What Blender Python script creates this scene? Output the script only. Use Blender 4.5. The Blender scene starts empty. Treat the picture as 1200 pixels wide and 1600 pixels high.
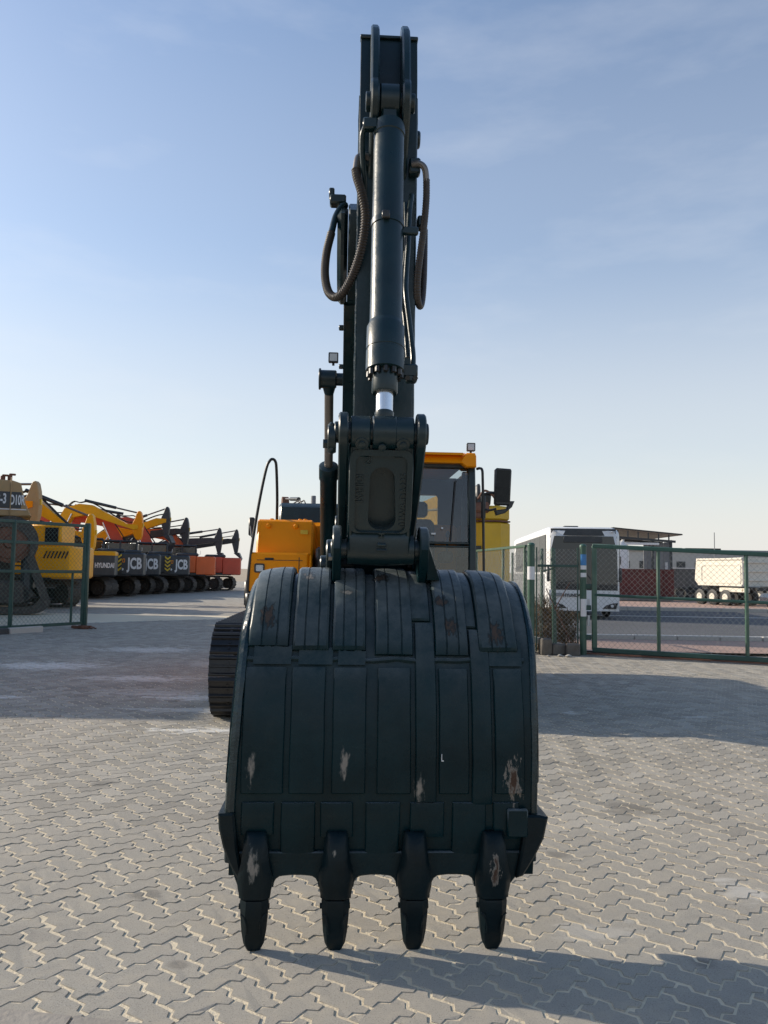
import bpy, math, random
import numpy as np
from mathutils import Matrix, Vector, noise

R = math.radians
scn = bpy.context.scene
col = scn.collection
rnd = random.Random(7)

# ------------------------------------------------------------------ camera
CAM_H = 1.49
cam = bpy.data.cameras.new('camera')
cam.sensor_fit = 'VERTICAL'; cam.sensor_height = 36.0; cam.lens = 28.125
cam.clip_start = 0.1; cam.clip_end = 3000
co = bpy.data.objects.new('camera', cam); col.objects.link(co)
co.matrix_world = (Matrix.Translation((0, 0, CAM_H)) @ Matrix.Rotation(R(90 + 4.16), 4, 'X')
                   @ Matrix.Rotation(R(0.9), 4, 'Z'))
scn.camera = co

# ------------------------------------------------------------------ sky and sun
HAZE = (4.55, 4.47, 4.32)
SUN_EL, SUN_AZ = 25.0, -71.5          # azimuth measured clockwise from +Y (the view direction)
w = bpy.data.worlds.new('World'); scn.world = w; w.use_nodes = True
nt = w.node_tree; nt.nodes.clear()
out = nt.nodes.new('ShaderNodeOutputWorld'); bg = nt.nodes.new('ShaderNodeBackground')
sky = nt.nodes.new('ShaderNodeTexSky'); sky.sky_type = 'NISHITA'; sky.sun_disc = False
sky.sun_elevation = R(SUN_EL); sky.sun_rotation = R(SUN_AZ)
sky.altitude = 0; sky.air_density = 1.0; sky.dust_density = 1.0; sky.ozone_density = 2.0
bg.inputs['Strength'].default_value = 0.143
# thin haze cloud wisps
tc = nt.nodes.new('ShaderNodeTexCoord'); mp = nt.nodes.new('ShaderNodeMapping')
mp.inputs['Scale'].default_value = (2.0, 2.0, 7.0); mp.inputs['Rotation'].default_value = (0, R(-14), 0)
nz = nt.nodes.new('ShaderNodeTexNoise'); nz.inputs['Scale'].default_value = 2.1
nz.inputs['Detail'].default_value = 7; nz.inputs['Roughness'].default_value = 0.55
rp = nt.nodes.new('ShaderNodeValToRGB')
rp.color_ramp.elements[0].position = 0.53; rp.color_ramp.elements[0].color = (0, 0, 0, 1)
rp.color_ramp.elements[1].position = 0.82; rp.color_ramp.elements[1].color = (0.17, 0.17, 0.17, 1)
mx = nt.nodes.new('ShaderNodeMixRGB'); mx.inputs['Color2'].default_value = (5.6, 5.7, 5.9, 1)
L = nt.links.new
L(tc.outputs['Generated'], mp.inputs['Vector']); L(mp.outputs[0], nz.inputs['Vector'])
L(nz.outputs['Fac'], rp.inputs['Fac']); L(rp.outputs['Color'], mx.inputs['Fac'])
hs = nt.nodes.new('ShaderNodeHueSaturation')
hs.inputs['Saturation'].default_value = 1.12
L(sky.outputs[0], hs.inputs['Color']); L(hs.outputs[0], mx.inputs['Color1'])
# ground haze: the sky pales towards the horizon on every side alike
sx_ = nt.nodes.new('ShaderNodeSeparateXYZ'); L(tc.outputs['Generated'], sx_.inputs[0])
hz = nt.nodes.new('ShaderNodeValToRGB'); L(sx_.outputs['Z'], hz.inputs['Fac'])
hz.color_ramp.interpolation = 'EASE'
e = hz.color_ramp.elements; e[0].position = 0.0; e[0].color = (.93, .93, .93, 1); e[1].position = 0.80; e[1].color = (.0, .0, .0, 1)
k_ = e.new(0.16); k_.color = (.60, .60, .60, 1); k2 = e.new(0.40); k2.color = (.24, .24, .24, 1)
mh = nt.nodes.new('ShaderNodeMixRGB'); mh.inputs['Color2'].default_value = HAZE + (1,)
L(hz.outputs['Color'], mh.inputs['Fac']); L(mx.outputs[0], mh.inputs['Color1'])
L(mh.outputs[0], bg.inputs['Color'])
L(bg.outputs[0], out.inputs['Surface'])

sl = bpy.data.lights.new('sun', 'SUN'); sl.energy = 3.9; sl.angle = R(0.6); sl.color = (1.0, 0.89, 0.73)
so = bpy.data.objects.new('sun', sl); col.objects.link(so)
sd = Vector((math.sin(R(SUN_AZ)) * math.cos(R(SUN_EL)), math.cos(R(SUN_AZ)) * math.cos(R(SUN_EL)), math.sin(R(SUN_EL))))
so.rotation_euler = sd.to_track_quat('Z', 'Y').to_euler()
so.location = sd * 60
vs = scn.view_settings
vs.view_transform = 'Standard'; vs.look = 'None'; vs.exposure = 0.38; vs.gamma = 1.0
vs.use_curve_mapping = False

# ------------------------------------------------------------------ materials
def new_mat(name):
    m = bpy.data.materials.new(name); m.use_nodes = True
    n = m.node_tree; b = n.nodes.get('Principled BSDF')
    return m, n, b

def mixrgb(n, a, b, fac, mode='MIX'):
    x = n.nodes.new('ShaderNodeMixRGB'); x.blend_type = mode
    for s, v in (('Color1', a), ('Color2', b), ('Fac', fac)):
        if isinstance(v, (tuple, list)): x.inputs[s].default_value = tuple(v) if len(v) == 4 else tuple(v) + (1,)
        elif isinstance(v, (int, float)): x.inputs[s].default_value = v
        else: n.links.new(v, x.inputs[s])
    return x.outputs[0]

def noise_fac(n, scale, detail=4, rough=0.55, lo=0.4, hi=0.6, coord='Object', vec=None, stretch=None):
    t = n.nodes.new('ShaderNodeTexNoise')
    t.inputs['Scale'].default_value = scale; t.inputs['Detail'].default_value = detail
    t.inputs['Roughness'].default_value = rough
    if vec is None:
        c = n.nodes.new('ShaderNodeTexCoord'); vec = c.outputs[coord]
    if stretch:
        mpn = n.nodes.new('ShaderNodeMapping'); mpn.inputs['Scale'].default_value = stretch
        n.links.new(vec, mpn.inputs['Vector']); vec = mpn.outputs[0]
    n.links.new(vec, t.inputs['Vector'])
    r = n.nodes.new('ShaderNodeMapRange'); r.inputs['From Min'].default_value = lo; r.inputs['From Max'].default_value = hi
    n.links.new(t.outputs['Fac'], r.inputs['Value'])
    return r.outputs[0]

def mathn(n, op, a, b=None):
    x = n.nodes.new('ShaderNodeMath'); x.operation = op
    for i, v in enumerate((a, b)):
        if v is None: continue
        if isinstance(v, (int, float)): x.inputs[i].default_value = v
        else: n.links.new(v, x.inputs[i])
    return x.outputs[0]

def bump(n, b, fac, strength, dist=0.01):
    x = n.nodes.new('ShaderNodeBump'); x.inputs['Strength'].default_value = strength
    x.inputs['Distance'].default_value = dist
    n.links.new(fac, x.inputs['Height']); n.links.new(x.outputs[0], b.inputs['Normal'])

def paint(name, c, rough=0.4, var=0.25, dust=0.15, dust_c=(0.30, 0.26, 0.20), scale=3.0, metal=0.0, bmp=0.06, spots=None, coat=0.0, spec=0.5, top_sheen=0.0):
    m, n, b = new_mat(name)
    c2 = tuple(max(0, k * (1 - var)) for k in c)
    colr = mixrgb(n, c, c2, noise_fac(n, scale, 5, 0.6, 0.35, 0.65))
    if dust > 0:
        f = noise_fac(n, scale * 2.3, 8, 0.7, 0.5, 0.78)
        colr = mixrgb(n, colr, dust_c, mathn(n, 'MULTIPLY', f, dust))
    rg = mathn(n, 'MULTIPLY_ADD', noise_fac(n, scale * 5, 4, 0.6, 0.3, 0.7), 0.18)
    rg.node.inputs[2].default_value = rough - 0.09
    rsock = rg
    if top_sheen:                       # faces that look up get a dusty pale tint, painted for sky sheen
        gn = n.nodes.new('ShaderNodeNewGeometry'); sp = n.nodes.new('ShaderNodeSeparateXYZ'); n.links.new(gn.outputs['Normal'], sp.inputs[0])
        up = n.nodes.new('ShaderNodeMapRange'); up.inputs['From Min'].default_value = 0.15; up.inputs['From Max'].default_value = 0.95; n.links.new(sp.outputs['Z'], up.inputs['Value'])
        colr = mixrgb(n, colr, (0.13, 0.15, 0.155), mathn(n, 'MULTIPLY', mathn(n, 'MULTIPLY', up.outputs[0], noise_fac(n, 7, 6, 0.7, 0.2, 0.6)), top_sheen))
    if spots:
        tcn = n.nodes.new('ShaderNodeTexCoord')
        nzn = n.nodes.new('ShaderNodeTexNoise'); nzn.inputs['Scale'].default_value = 24; nzn.inputs['Detail'].default_value = 8; nzn.inputs['Roughness'].default_value = 0.68
        mps = n.nodes.new('ShaderNodeMapping'); mps.inputs['Scale'].default_value = (2.2, 1.0, 0.75); n.links.new(tcn.outputs['Object'], mps.inputs['Vector']); n.links.new(mps.outputs[0], nzn.inputs['Vector'])
        for (sx, sy, sz, rx, rz, colour) in spots:
            rx, rz = rx * .85, rz * .88
            v = n.nodes.new('ShaderNodeVectorMath'); v.operation = 'SUBTRACT'; v.inputs[1].default_value = (sx, sy, sz)
            n.links.new(tcn.outputs['Object'], v.inputs[0])
            v2 = n.nodes.new('ShaderNodeVectorMath'); v2.operation = 'MULTIPLY'; v2.inputs[1].default_value = (1 / rx, 3.0, 1 / rz)
            n.links.new(v.outputs[0], v2.inputs[0])
            ln = n.nodes.new('ShaderNodeVectorMath'); ln.operation = 'LENGTH'; n.links.new(v2.outputs[0], ln.inputs[0])
            d = mathn(n, 'ADD', ln.outputs['Value'], mathn(n, 'MULTIPLY', mathn(n, 'SUBTRACT', nzn.outputs['Fac'], 0.46), 3.2))
            mr = n.nodes.new('ShaderNodeMapRange'); mr.inputs['From Min'].default_value = 0.86; mr.inputs['From Max'].default_value = 0.72
            n.links.new(d, mr.inputs['Value'])
            inner = n.nodes.new('ShaderNodeMapRange'); inner.inputs['From Min'].default_value = 0.72; inner.inputs['From Max'].default_value = 0.35
            n.links.new(d, inner.inputs['Value'])
            cc = mixrgb(n, colour[0], colour[1], inner.outputs[0])
            colr = mixrgb(n, colr, cc, mr.outputs[0])
    n.links.new(colr, b.inputs['Base Color']); n.links.new(rsock, b.inputs['Roughness'])
    b.inputs['Metallic'].default_value = metal
    b.inputs['Specular IOR Level'].default_value = spec
    if coat: b.inputs['Coat Weight'].default_value = coat; b.inputs['Coat Roughness'].default_value = 0.12
    if bmp: bump(n, b, noise_fac(n, 38, 3, 0.6, 0.2, 0.8), bmp, 0.01)
    return m

def glass(name, tint, refl=0.12, rough=0.02):
    m = bpy.data.materials.new(name); m.use_nodes = True; n = m.node_tree; n.nodes.clear()
    o = n.nodes.new('ShaderNodeOutputMaterial'); t = n.nodes.new('ShaderNodeBsdfTransparent'); t.inputs[0].default_value = tint + (1,)
    g = n.nodes.new('ShaderNodeBsdfGlossy'); g.inputs['Roughness'].default_value = rough
    lw = n.nodes.new('ShaderNodeLayerWeight'); lw.inputs['Blend'].default_value = 0.25
    f = mathn(n, 'MAXIMUM', lw.outputs['Fresnel'], refl)
    mxs = n.nodes.new('ShaderNodeMixShader')
    n.links.new(f, mxs.inputs[0]); n.links.new(t.outputs[0], mxs.inputs[1]); n.links.new(g.outputs[0], mxs.inputs[2])
    n.links.new(mxs.outputs[0], o.inputs['Surface'])
    return m

RUST = ((0.20, 0.18, 0.155), (0.060, 0.034, 0.024)); PALE = ((0.045, 0.055, 0.055), (0.21, 0.19, 0.165)); BRN = ((0.020, 0.028, 0.03), (0.070, 0.050, 0.038))
NAVY = (0.0030, 0.0205, 0.0265)
M = {}
M['navy'] = paint('navy paint', NAVY, 0.33, 0.35, 0.06, (0.05, 0.07, 0.075), 2.5, bmp=0.06, spec=0.5, top_sheen=0.3)
BUCKET_SPOTS = [
    (-0.46, 0.17, 1.29, 0.060, 0.065, BRN), (0.02, 0.36, 1.455, 0.06, 0.03, BRN), (-0.13, 0.24, 1.39, 0.055, 0.016, PALE),
    (-0.30, 0.36, 1.455, 0.05, 0.03, PALE), (0.28, 0.22, 1.36, 0.05, 0.035, BRN), (0.31, 0.15, 1.26, 0.05, 0.06, BRN), (0.50, 0.13, 1.22, 0.05, 0.09, BRN),
    (-0.50, -0.02, 0.70, 0.026, 0.075, PALE), (-0.13, -0.02, 0.72, 0.027, 0.080, PALE), (0.172, -0.02, 0.62, 0.032, 0.075, PALE),
    (0.555, -0.02, 0.655, 0.050, 0.125, RUST), (-0.475, -0.07, 0.34, 0.035, 0.095, PALE), (0.47, -0.07, 0.32, 0.036, 0.10, RUST), (-0.16, -0.07, 0.385, 0.014, 0.022, PALE)]
M['bucket'] = paint('worn bucket paint', NAVY, 0.30, 0.4, 0.06, (0.05, 0.065, 0.065), 3.5, bmp=0.07, spots=BUCKET_SPOTS, spec=0.18, top_sheen=1.0)
M['tooth'] = paint('bucket tooth paint', (0.0035, 0.013, 0.017), 0.42, 0.4, 0.06, (0.05, 0.055, 0.05), 6, bmp=0.15, spots=BUCKET_SPOTS[-3:], spec=0.2)
M['gloss'] = paint('navy weld paint', NAVY, 0.28, 0.3, 0.04, (0.06, 0.07, 0.08), 6, bmp=0.18, spec=0.5)
M['bus_glass'] = paint('bus side glass', (0.06, 0.062, 0.06), 0.45, 0.1, 0.1, bmp=0.0, spec=0.5)
M['orange'] = paint('orange machine paint', (0.95, 0.31, 0.001), 0.40, 0.06, 0.01, scale=2, spec=0.2)
M['yellow'] = paint('yellow machine paint', (0.86, 0.40, 0.006), 0.42, 0.10, 0.05, scale=2, spec=0.25)
M['mustard'] = paint('mustard paint', (0.64, 0.40, 0.02), 0.5, 0.12, 0.10, scale=2)
M['tan'] = paint('faded tan paint', (0.42, 0.28, 0.13), 0.55, 0.15, 0.25, scale=1.5)
M['red'] = paint('red machine paint', (0.62, 0.075, 0.03), 0.45, 0.15, 0.12, scale=1.5)
M['redorange'] = paint('orange red machine paint', (0.78, 0.13, 0.02), 0.45, 0.12, 0.08, scale=1.5)
M['black'] = paint('black paint', (0.018, 0.02, 0.022), 0.4, 0.2, 0.12, scale=2)
M['charcoal'] = paint('charcoal paint', (0.035, 0.042, 0.048), 0.45, 0.2, 0.12, scale=2)
M['rubber'] = paint('black rubber', (0.016, 0.016, 0.017), 0.6, 0.2, 0.15, scale=8, bmp=0.0)
M['track'] = paint('track steel', (0.011, 0.011, 0.012), 0.42, 0.25, 0.14, (0.14, 0.125, 0.11), 9, metal=0.0, bmp=0.2)
M['dirty_track'] = paint('dusty track steel', (0.05, 0.045, 0.04), 0.7, 0.2, 0.6, (0.26, 0.22, 0.17), 5)
M['hose'] = paint('brown hose guard', (0.040, 0.030, 0.024), 0.5, 0.3, 0.25, (0.16, 0.11, 0.07), 14, bmp=0.0)
M['chrome'] = paint('chrome rod', (0.80, 0.81, 0.82), 0.22, 0.05, 0.0, metal=0.85, bmp=0.0)
M['rod'] = paint('dull cylinder rod', (0.20, 0.18, 0.165), 0.35, 0.15, 0.1, metal=0.5, bmp=0.0)
M['bolt'] = paint('bolt steel', (0.30, 0.30, 0.29), 0.35, 0.2, 0.1, metal=0.8, bmp=0.0)
M['green'] = paint('green gate paint', (0.050, 0.115, 0.082), 0.42, 0.2, 0.25, (0.30, 0.30, 0.26), 2.5)
M['green_dark'] = paint('dark green gate paint', (0.022, 0.075, 0.062), 0.42, 0.2, 0.15, (0.20, 0.22, 0.2), 2.5)
M['wire'] = paint('green wire', (0.085, 0.14, 0.115), 0.5, 0.1, 0.1, bmp=0.0)
M['wire_grey'] = paint('galvanised wire', (0.30, 0.31, 0.29), 0.45, 0.1, 0.1, bmp=0.0)
M['white'] = paint('white paint', (0.74, 0.74, 0.73), 0.35, 0.06, 0.06, scale=1.2)
M['cream'] = paint('cream tipper paint', (0.72, 0.68, 0.58), 0.45, 0.08, 0.18, scale=1.2)
M['grey'] = paint('grey sheet steel', (0.25, 0.26, 0.27), 0.5, 0.15, 0.15, scale=0.8)
M['darksheet'] = paint('dark sheet steel', (0.085, 0.088, 0.092), 0.55, 0.2, 0.15, scale=0.8)
M['maroon'] = paint('maroon steel', (0.115, 0.022, 0.022), 0.6, 0.3, 0.25, (0.20, 0.12, 0.07), 1.2)
M['rust'] = paint('rusty steel', (0.17, 0.075, 0.045), 0.75, 0.35, 0.35, (0.30, 0.2, 0.14), 4)
M['sticker'] = paint('white sticker', (0.72, 0.73, 0.74), 0.45, 0.05, 0.1)
M['blue'] = paint('blue sticker', (0.05, 0.22, 0.50), 0.45, 0.1, 0.1)
M['gold'] = paint('hi vis yellow', (0.75, 0.50, 0.03), 0.45, 0.05, 0.05)
M['seat'] = paint('grey seat cloth', (0.030, 0.036, 0.042), 0.8, 0.2, 0.1, scale=9)
M['lamp'] = paint('lamp lens', (0.62, 0.64, 0.66), 0.18, 0.1, 0.0, bmp=0.0)
M['red_lens'] = paint('red lens', (0.50, 0.02, 0.03), 0.25, 0.1, 0.0, bmp=0.0)
M['glass'] = glass('cab glass', (0.72, 0.76, 0.77), 0.07)
M['tint'] = glass('tinted cab glass', (0.16, 0.19, 0.20), 0.10)
M['dark_glass'] = paint('tinted glass', (0.012, 0.016, 0.02), 0.08, 0.1, 0.0, bmp=0.0, spec=0.7)
M['mirror'] = paint('mirror glass', (0.006, 0.008, 0.01), 0.25, 0.1, 0.0, bmp=0.0, spec=0.25)
M['concrete'] = paint('concrete', (0.34, 0.31, 0.27), 0.85, 0.2, 0.3, (0.42, 0.37, 0.30), 4, bmp=0.3, spec=0.2)
M['block'] = paint('weathered block', (0.16, 0.15, 0.135), 0.9, 0.3, 0.3, (0.34, 0.3, 0.24), 7, bmp=0.4, spec=0.2)
M['plaster'] = paint('beige plaster', (0.45, 0.40, 0.33), 0.85, 0.1, 0.15, scale=0.6, spec=0.2)
M['shrub'] = paint('dry shrub', (0.17, 0.12, 0.07), 0.85, 0.4, 0.2, scale=9, bmp=0.0, spec=0.1)
M['stone'] = paint('pale stone', (0.50, 0.47, 0.42), 0.85, 0.2, 0.2, scale=9, spec=0.2)
M['far_grey'] = paint('far cladding', (0.42, 0.42, 0.41), 0.7, 0.08, 0.1, scale=0.3)
M['navycar'] = paint('dark blue car paint', (0.015, 0.028, 0.05), 0.2, 0.1, 0.05, coat=0.5, bmp=0.0)

def ground_mat(name, c1, c2, c3, scale, bmp=0.3, rough=0.9):
    m, n, b = new_mat(name)
    g = n.nodes.new('ShaderNodeNewGeometry')
    a = mixrgb(n, c1, c2, noise_fac(n, scale * 0.15, 6, 0.6, 0.38, 0.62, vec=g.outputs['Position']))
    a = mixrgb(n, a, c3, mathn(n, 'MULTIPLY', noise_fac(n, scale * 9, 6, 0.7, 0.5, 0.7, vec=g.outputs['Position']), 0.5))
    n.links.new(a, b.inputs['Base Color']); b.inputs['Roughness'].default_value = rough
    b.inputs['Specular IOR Level'].default_value = 0.25
    bump(n, b, noise_fac(n, scale * 14, 4, 0.7, 0.2, 0.8, vec=g.outputs['Position']), bmp, 0.01)
    return m

def paver_mat(name, islands=True):
    m, n, b = new_mat(name)
    g = n.nodes.new('ShaderNodeNewGeometry'); P = g.outputs['Position']
    base = mixrgb(n, (0.262, 0.243, 0.206), (0.432, 0.400, 0.340), g.outputs['Random Per Island'] if islands else noise_fac(n, 3.0, 3, 0.6, 0.35, 0.65, vec=P))
    base = mixrgb(n, base, (0.41, 0.37, 0.31), mathn(n, 'MULTIPLY', noise_fac(n, 0.55, 6, 0.62, 0.42, 0.72, vec=P), 0.6))
    base = mixrgb(n, base, (0.16, 0.15, 0.135), mathn(n, 'MULTIPLY', noise_fac(n, 1.1, 7, 0.68, 0.54, 0.80, vec=P), 0.6))
    base = mixrgb(n, base, (0.14, 0.135, 0.125), mathn(n, 'MULTIPLY', noise_fac(n, 190, 3, 0.65, 0.54, 0.66, vec=P), 0.75))
    base = mixrgb(n, base, (0.46, 0.43, 0.38), mathn(n, 'MULTIPLY', noise_fac(n, 130, 4, 0.65, 0.55, 0.68, vec=P), 0.6))
    # pale lime smears where cement was spilt, stretched across the traffic
    nf = noise_fac(n, 5.0, 9, 0.78, 0.30, 0.70, vec=P, stretch=(0.8, 2.4, 1))
    for (x, y, rx, ry, s) in ((-1.6, 7.45, 0.95, 0.20, 0.95), (-1.35, 8.35, 0.8, 0.35, 0.8), (-2.0, 8.5, 1.3, 0.25, 0.65), (-4.6, 9.1, 1.1, 0.25, 0.9), (-5.0, 12.0, 1.5, 0.8, 0.9), (-3.2, 10.8, 1.3, 0.5, 0.8), (-2.2, 9.3, 0.9, 0.35, 0.9), (-4.2, 14.5, 1.6, 0.8, 0.7), (-5.6, 8.0, 1.0, .25, .6),
                              (-2.6, 9.6, 1.4, 0.5, 0.45), (-2.3, 12.6, 1.4, 0.6, 0.4), (2.0, 8.7, 0.16, 0.12, 0.8), (3.3, 8.55, 0.4, 0.1, 0.4), (0.9, 3.45, 0.3, 0.22, 0.2),
                              (-0.42, 2.62, 0.12, 0.1, 0.7), (1.75, 3.9, 0.2, 0.25, 0.35), (5.3, 9.3, 0.5, 0.15, 0.35)):
        v = n.nodes.new('ShaderNodeVectorMath'); v.operation = 'SUBTRACT'; v.inputs[1].default_value = (x, y, 0); n.links.new(P, v.inputs[0])
        v2 = n.nodes.new('ShaderNodeVectorMath'); v2.operation = 'MULTIPLY'; v2.inputs[1].default_value = (1 / rx, 1 / ry, 0); n.links.new(v.outputs[0], v2.inputs[0])
        ln = n.nodes.new('ShaderNodeVectorMath'); ln.operation = 'LENGTH'; n.links.new(v2.outputs[0], ln.inputs[0])
        d = mathn(n, 'SUBTRACT', mathn(n, 'ADD', mathn(n, 'MULTIPLY', nf, 1.5), 0.25), ln.outputs['Value'])
        mr = n.nodes.new('ShaderNodeMapRange'); mr.inputs['From Min'].default_value = 0.42; mr.inputs['From Max'].default_value = 0.72
        mr.inputs['To Max'].default_value = s; n.links.new(d, mr.inputs['Value'])
        base = mixrgb(n, base, (0.70, 0.68, 0.63), mr.outputs[0])
    for (x, y, r_) in ((-2.3, 4.6, .16), (1.6, 5.2, .22), (2.7, 4.1, .12), (-1.05, 3.75, .10), (-3.4, 6.2, .25), (3.4, 6.4, .3), (0.95, 4.35, .09), (-.75, 3.12, .05), (1.25, 3.2, .06), (-1.9, 5.6, .12), (4.4, 8.2, .35)):
        v = n.nodes.new('ShaderNodeVectorMath'); v.operation = 'DISTANCE'; v.inputs[1].default_value = (x, y, 0); n.links.new(P, v.inputs[0])
        d = mathn(n, 'SUBTRACT', mathn(n, 'MULTIPLY', mathn(n, 'ADD', nf, .35), r_), v.outputs['Value'])
        mr = n.nodes.new('ShaderNodeMapRange'); mr.inputs['From Min'].default_value = 0.0; mr.inputs['From Max'].default_value = r_ * .5; mr.inputs['To Max'].default_value = .5
        n.links.new(d, mr.inputs['Value']); base = mixrgb(n, base, (0.13, 0.12, 0.105), mr.outputs[0])
    base = mixrgb(n, base, (0.50, 0.435, 0.33), mathn(n, 'MULTIPLY', noise_fac(n, 6.5, 8, 0.72, 0.50, 0.72, vec=P), 0.42))
    n.links.new(base, b.inputs['Base Color']); b.inputs['Roughness'].default_value = 0.88
    b.inputs['Specular IOR Level'].default_value = 0.25
    bump(n, b, noise_fac(n, 260, 3, 0.7, 0.2, 0.8, vec=P), 0.35, 0.004)
    return m
M['paver'] = paver_mat('grey interlocking paver')
M['paving_far'] = paver_mat('grey paving seen far off', False)
M['sand'] = ground_mat('joint sand', (0.72, 0.625, 0.46), (0.62, 0.53, 0.385), (0.78, 0.70, 0.54), 4.0, 0.5)
M['soil'] = ground_mat('sandy soil', (0.44, 0.36, 0.26), (0.36, 0.30, 0.22), (0.5, 0.42, 0.32), 1.0, 0.4)
M['asphalt'] = ground_mat('worn asphalt', (0.115, 0.118, 0.125), (0.095, 0.097, 0.102), (0.15, 0.15, 0.15), 1.5, 0.3)
M['pinkpave'] = ground_mat('pink paving', (0.42, 0.29, 0.235), (0.37, 0.25, 0.20), (0.48, 0.36, 0.29), 1.5, 0.3)
M['kerb'] = ground_mat('kerb concrete', (0.50, 0.47, 0.42), (0.44, 0.41, 0.36), (0.56, 0.53, 0.48), 2.0, 0.3)

# ------------------------------------------------------------------ mesh helpers
class MB:
    """collects vertices and faces and links them as one mesh object"""
    def __init__(s): s.v = []; s.f = []
    def add(s, vs, fs, mtx=None):
        o = len(s.v)
        s.v += [tuple(mtx @ Vector(p)) for p in vs] if mtx is not None else [tuple(p) for p in vs]
        s.f += [tuple(i + o for i in f) for f in fs]
        return s
    def box(s, c, d, bev=0.0, mtx=None):
        x, y, z = d[0] / 2, d[1] / 2, d[2] / 2
        T = Matrix.Translation(c) if mtx is None else mtx @ Matrix.Translation(c)
        if bev <= 0:
            vs = [(i * x, j * y, k * z) for i in (-1, 1) for j in (-1, 1) for k in (-1, 1)]
            fs = [(0, 1, 3, 2), (4, 6, 7, 5), (0, 4, 5, 1), (2, 3, 7, 6), (0, 2, 6, 4), (1, 5, 7, 3)]
            return s.add(vs, fs, T)
        b = min(bev, x * .95, y * .95, z * .95)
        vs = []; idx = {}
        for i in (-1, 1):
            for j in (-1, 1):
                for k in (-1, 1):
                    for a, p in enumerate(((i * x, j * (y - b), k * (z - b)), (i * (x - b), j * y, k * (z - b)), (i * (x - b), j * (y - b), k * z))):
                        idx[i, j, k, a] = len(vs); vs.append(p)
        fs = []
        sg = (-1, 1)
        for i in sg: fs.append(tuple(idx[i, j, k, 0] for j, k in ((-1, -1), (1, -1), (1, 1), (-1, 1))[::i]))
        for j in sg: fs.append(tuple(idx[i, j, k, 1] for k, i in ((-1, -1), (1, -1), (1, 1), (-1, 1))[::j]))
        for k in sg: fs.append(tuple(idx[i, j, k, 2] for i, j in ((-1, -1), (1, -1), (1, 1), (-1, 1))[::k]))
        for i in sg:
            for j in sg:
                q = (idx[i, j, -1, 0], idx[i, j, -1, 1], idx[i, j, 1, 1], idx[i, j, 1, 0]); fs.append(q if i * j > 0 else q[::-1])
        for j in sg:
            for k in sg:
                q = (idx[-1, j, k, 1], idx[-1, j, k, 2], idx[1, j, k, 2], idx[1, j, k, 1]); fs.append(q if j * k > 0 else q[::-1])
        for i in sg:
            for k in sg:
                q = (idx[i, -1, k, 2], idx[i, -1, k, 0], idx[i, 1, k, 0], idx[i, 1, k, 2]); fs.append(q if i * k > 0 else q[::-1])
        for i in sg:
            for j in sg:
                for k in sg:
                    q = (idx[i, j, k, 0], idx[i, j, k, 1], idx[i, j, k, 2]); fs.append(q if i * j * k > 0 else q[::-1])
        return s.add(vs, fs, T)
    def bar(s, a, b, wx, wy=None, bev=0.0, up=(0, 0, 1)):
        a, b = Vector(a), Vector(b); d = b - a; wy = wx if wy is None else wy
        z = d.normalized(); u = Vector(up)
        if abs(z.dot(u)) > .98: u = Vector((0, 1, 0))
        x = u.cross(z).normalized(); y = z.cross(x)
        mtx = Matrix((x, y, z)).transposed().to_4x4(); mtx.translation = (a + b) / 2
        return s.box((0, 0, 0), (wx, wy, d.length), bev, mtx)
    def rings(s, rings, cap=True, closed=False):
        n = len(rings[0]); vs = [p for r in rings for p in r]; fs = []
        m = len(rings)
        for i in range(m if closed else m - 1):
            j = (i + 1) % m
            for k in range(n):
                l = (k + 1) % n
                fs.append((i * n + k, i * n + l, j * n + l, j * n + k))
        if cap and not closed:
            fs.append(tuple(range(n))[::-1]); fs.append(tuple((m - 1) * n + k for k in range(n)))
        return s.add(vs, fs)
    def lathe(s, a, b, prof, n=24):
        """profile of (t, r) along the axis a-b, t in metres from a"""
        a, b = Vector(a), Vector(b); z = (b - a).normalized()
        u = Vector((0, 0, 1)) if abs(z.z) < .9 else Vector((0, 1, 0))
        x = u.cross(z).normalized(); y = z.cross(x)
        rg = [[tuple(a + z * t + (x * math.cos(2 * math.pi * k / n) + y * math.sin(2 * math.pi * k / n)) * r) for k in range(n)] for t, r in prof]
        return s.rings(rg)
    def cyl(s, a, b, r, n=20, ch=0.0):
        l = (Vector(b) - Vector(a)).length
        pr = [(0, r), (l, r)] if ch <= 0 else [(0, r - ch), (ch, r), (l - ch, r), (l, r - ch)]
        return s.lathe(a, b, pr, n)
    def tube(s, pts, r, n=8, closed=False):
        P = [Vector(p) for p in pts]; rg = []; prev = None
        for i, p in enumerate(P):
            t = (P[min(i + 1, len(P) - 1)] - P[max(i - 1, 0)]).normalized()
            if prev is None:
                u = Vector((0, 0, 1)) if abs(t.z) < .9 else Vector((0, 1, 0)); x = u.cross(t).normalized()
            else:
                x = (prev - t * prev.dot(t)).normalized()
            prev = x; y = t.cross(x); rr = r[i] if isinstance(r, (list, tuple)) else r
            rg.append([tuple(p + (x * math.cos(2 * math.pi * k / n) + y * math.sin(2 * math.pi * k / n)) * rr) for k in range(n)])
        return s.rings(rg)
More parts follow.
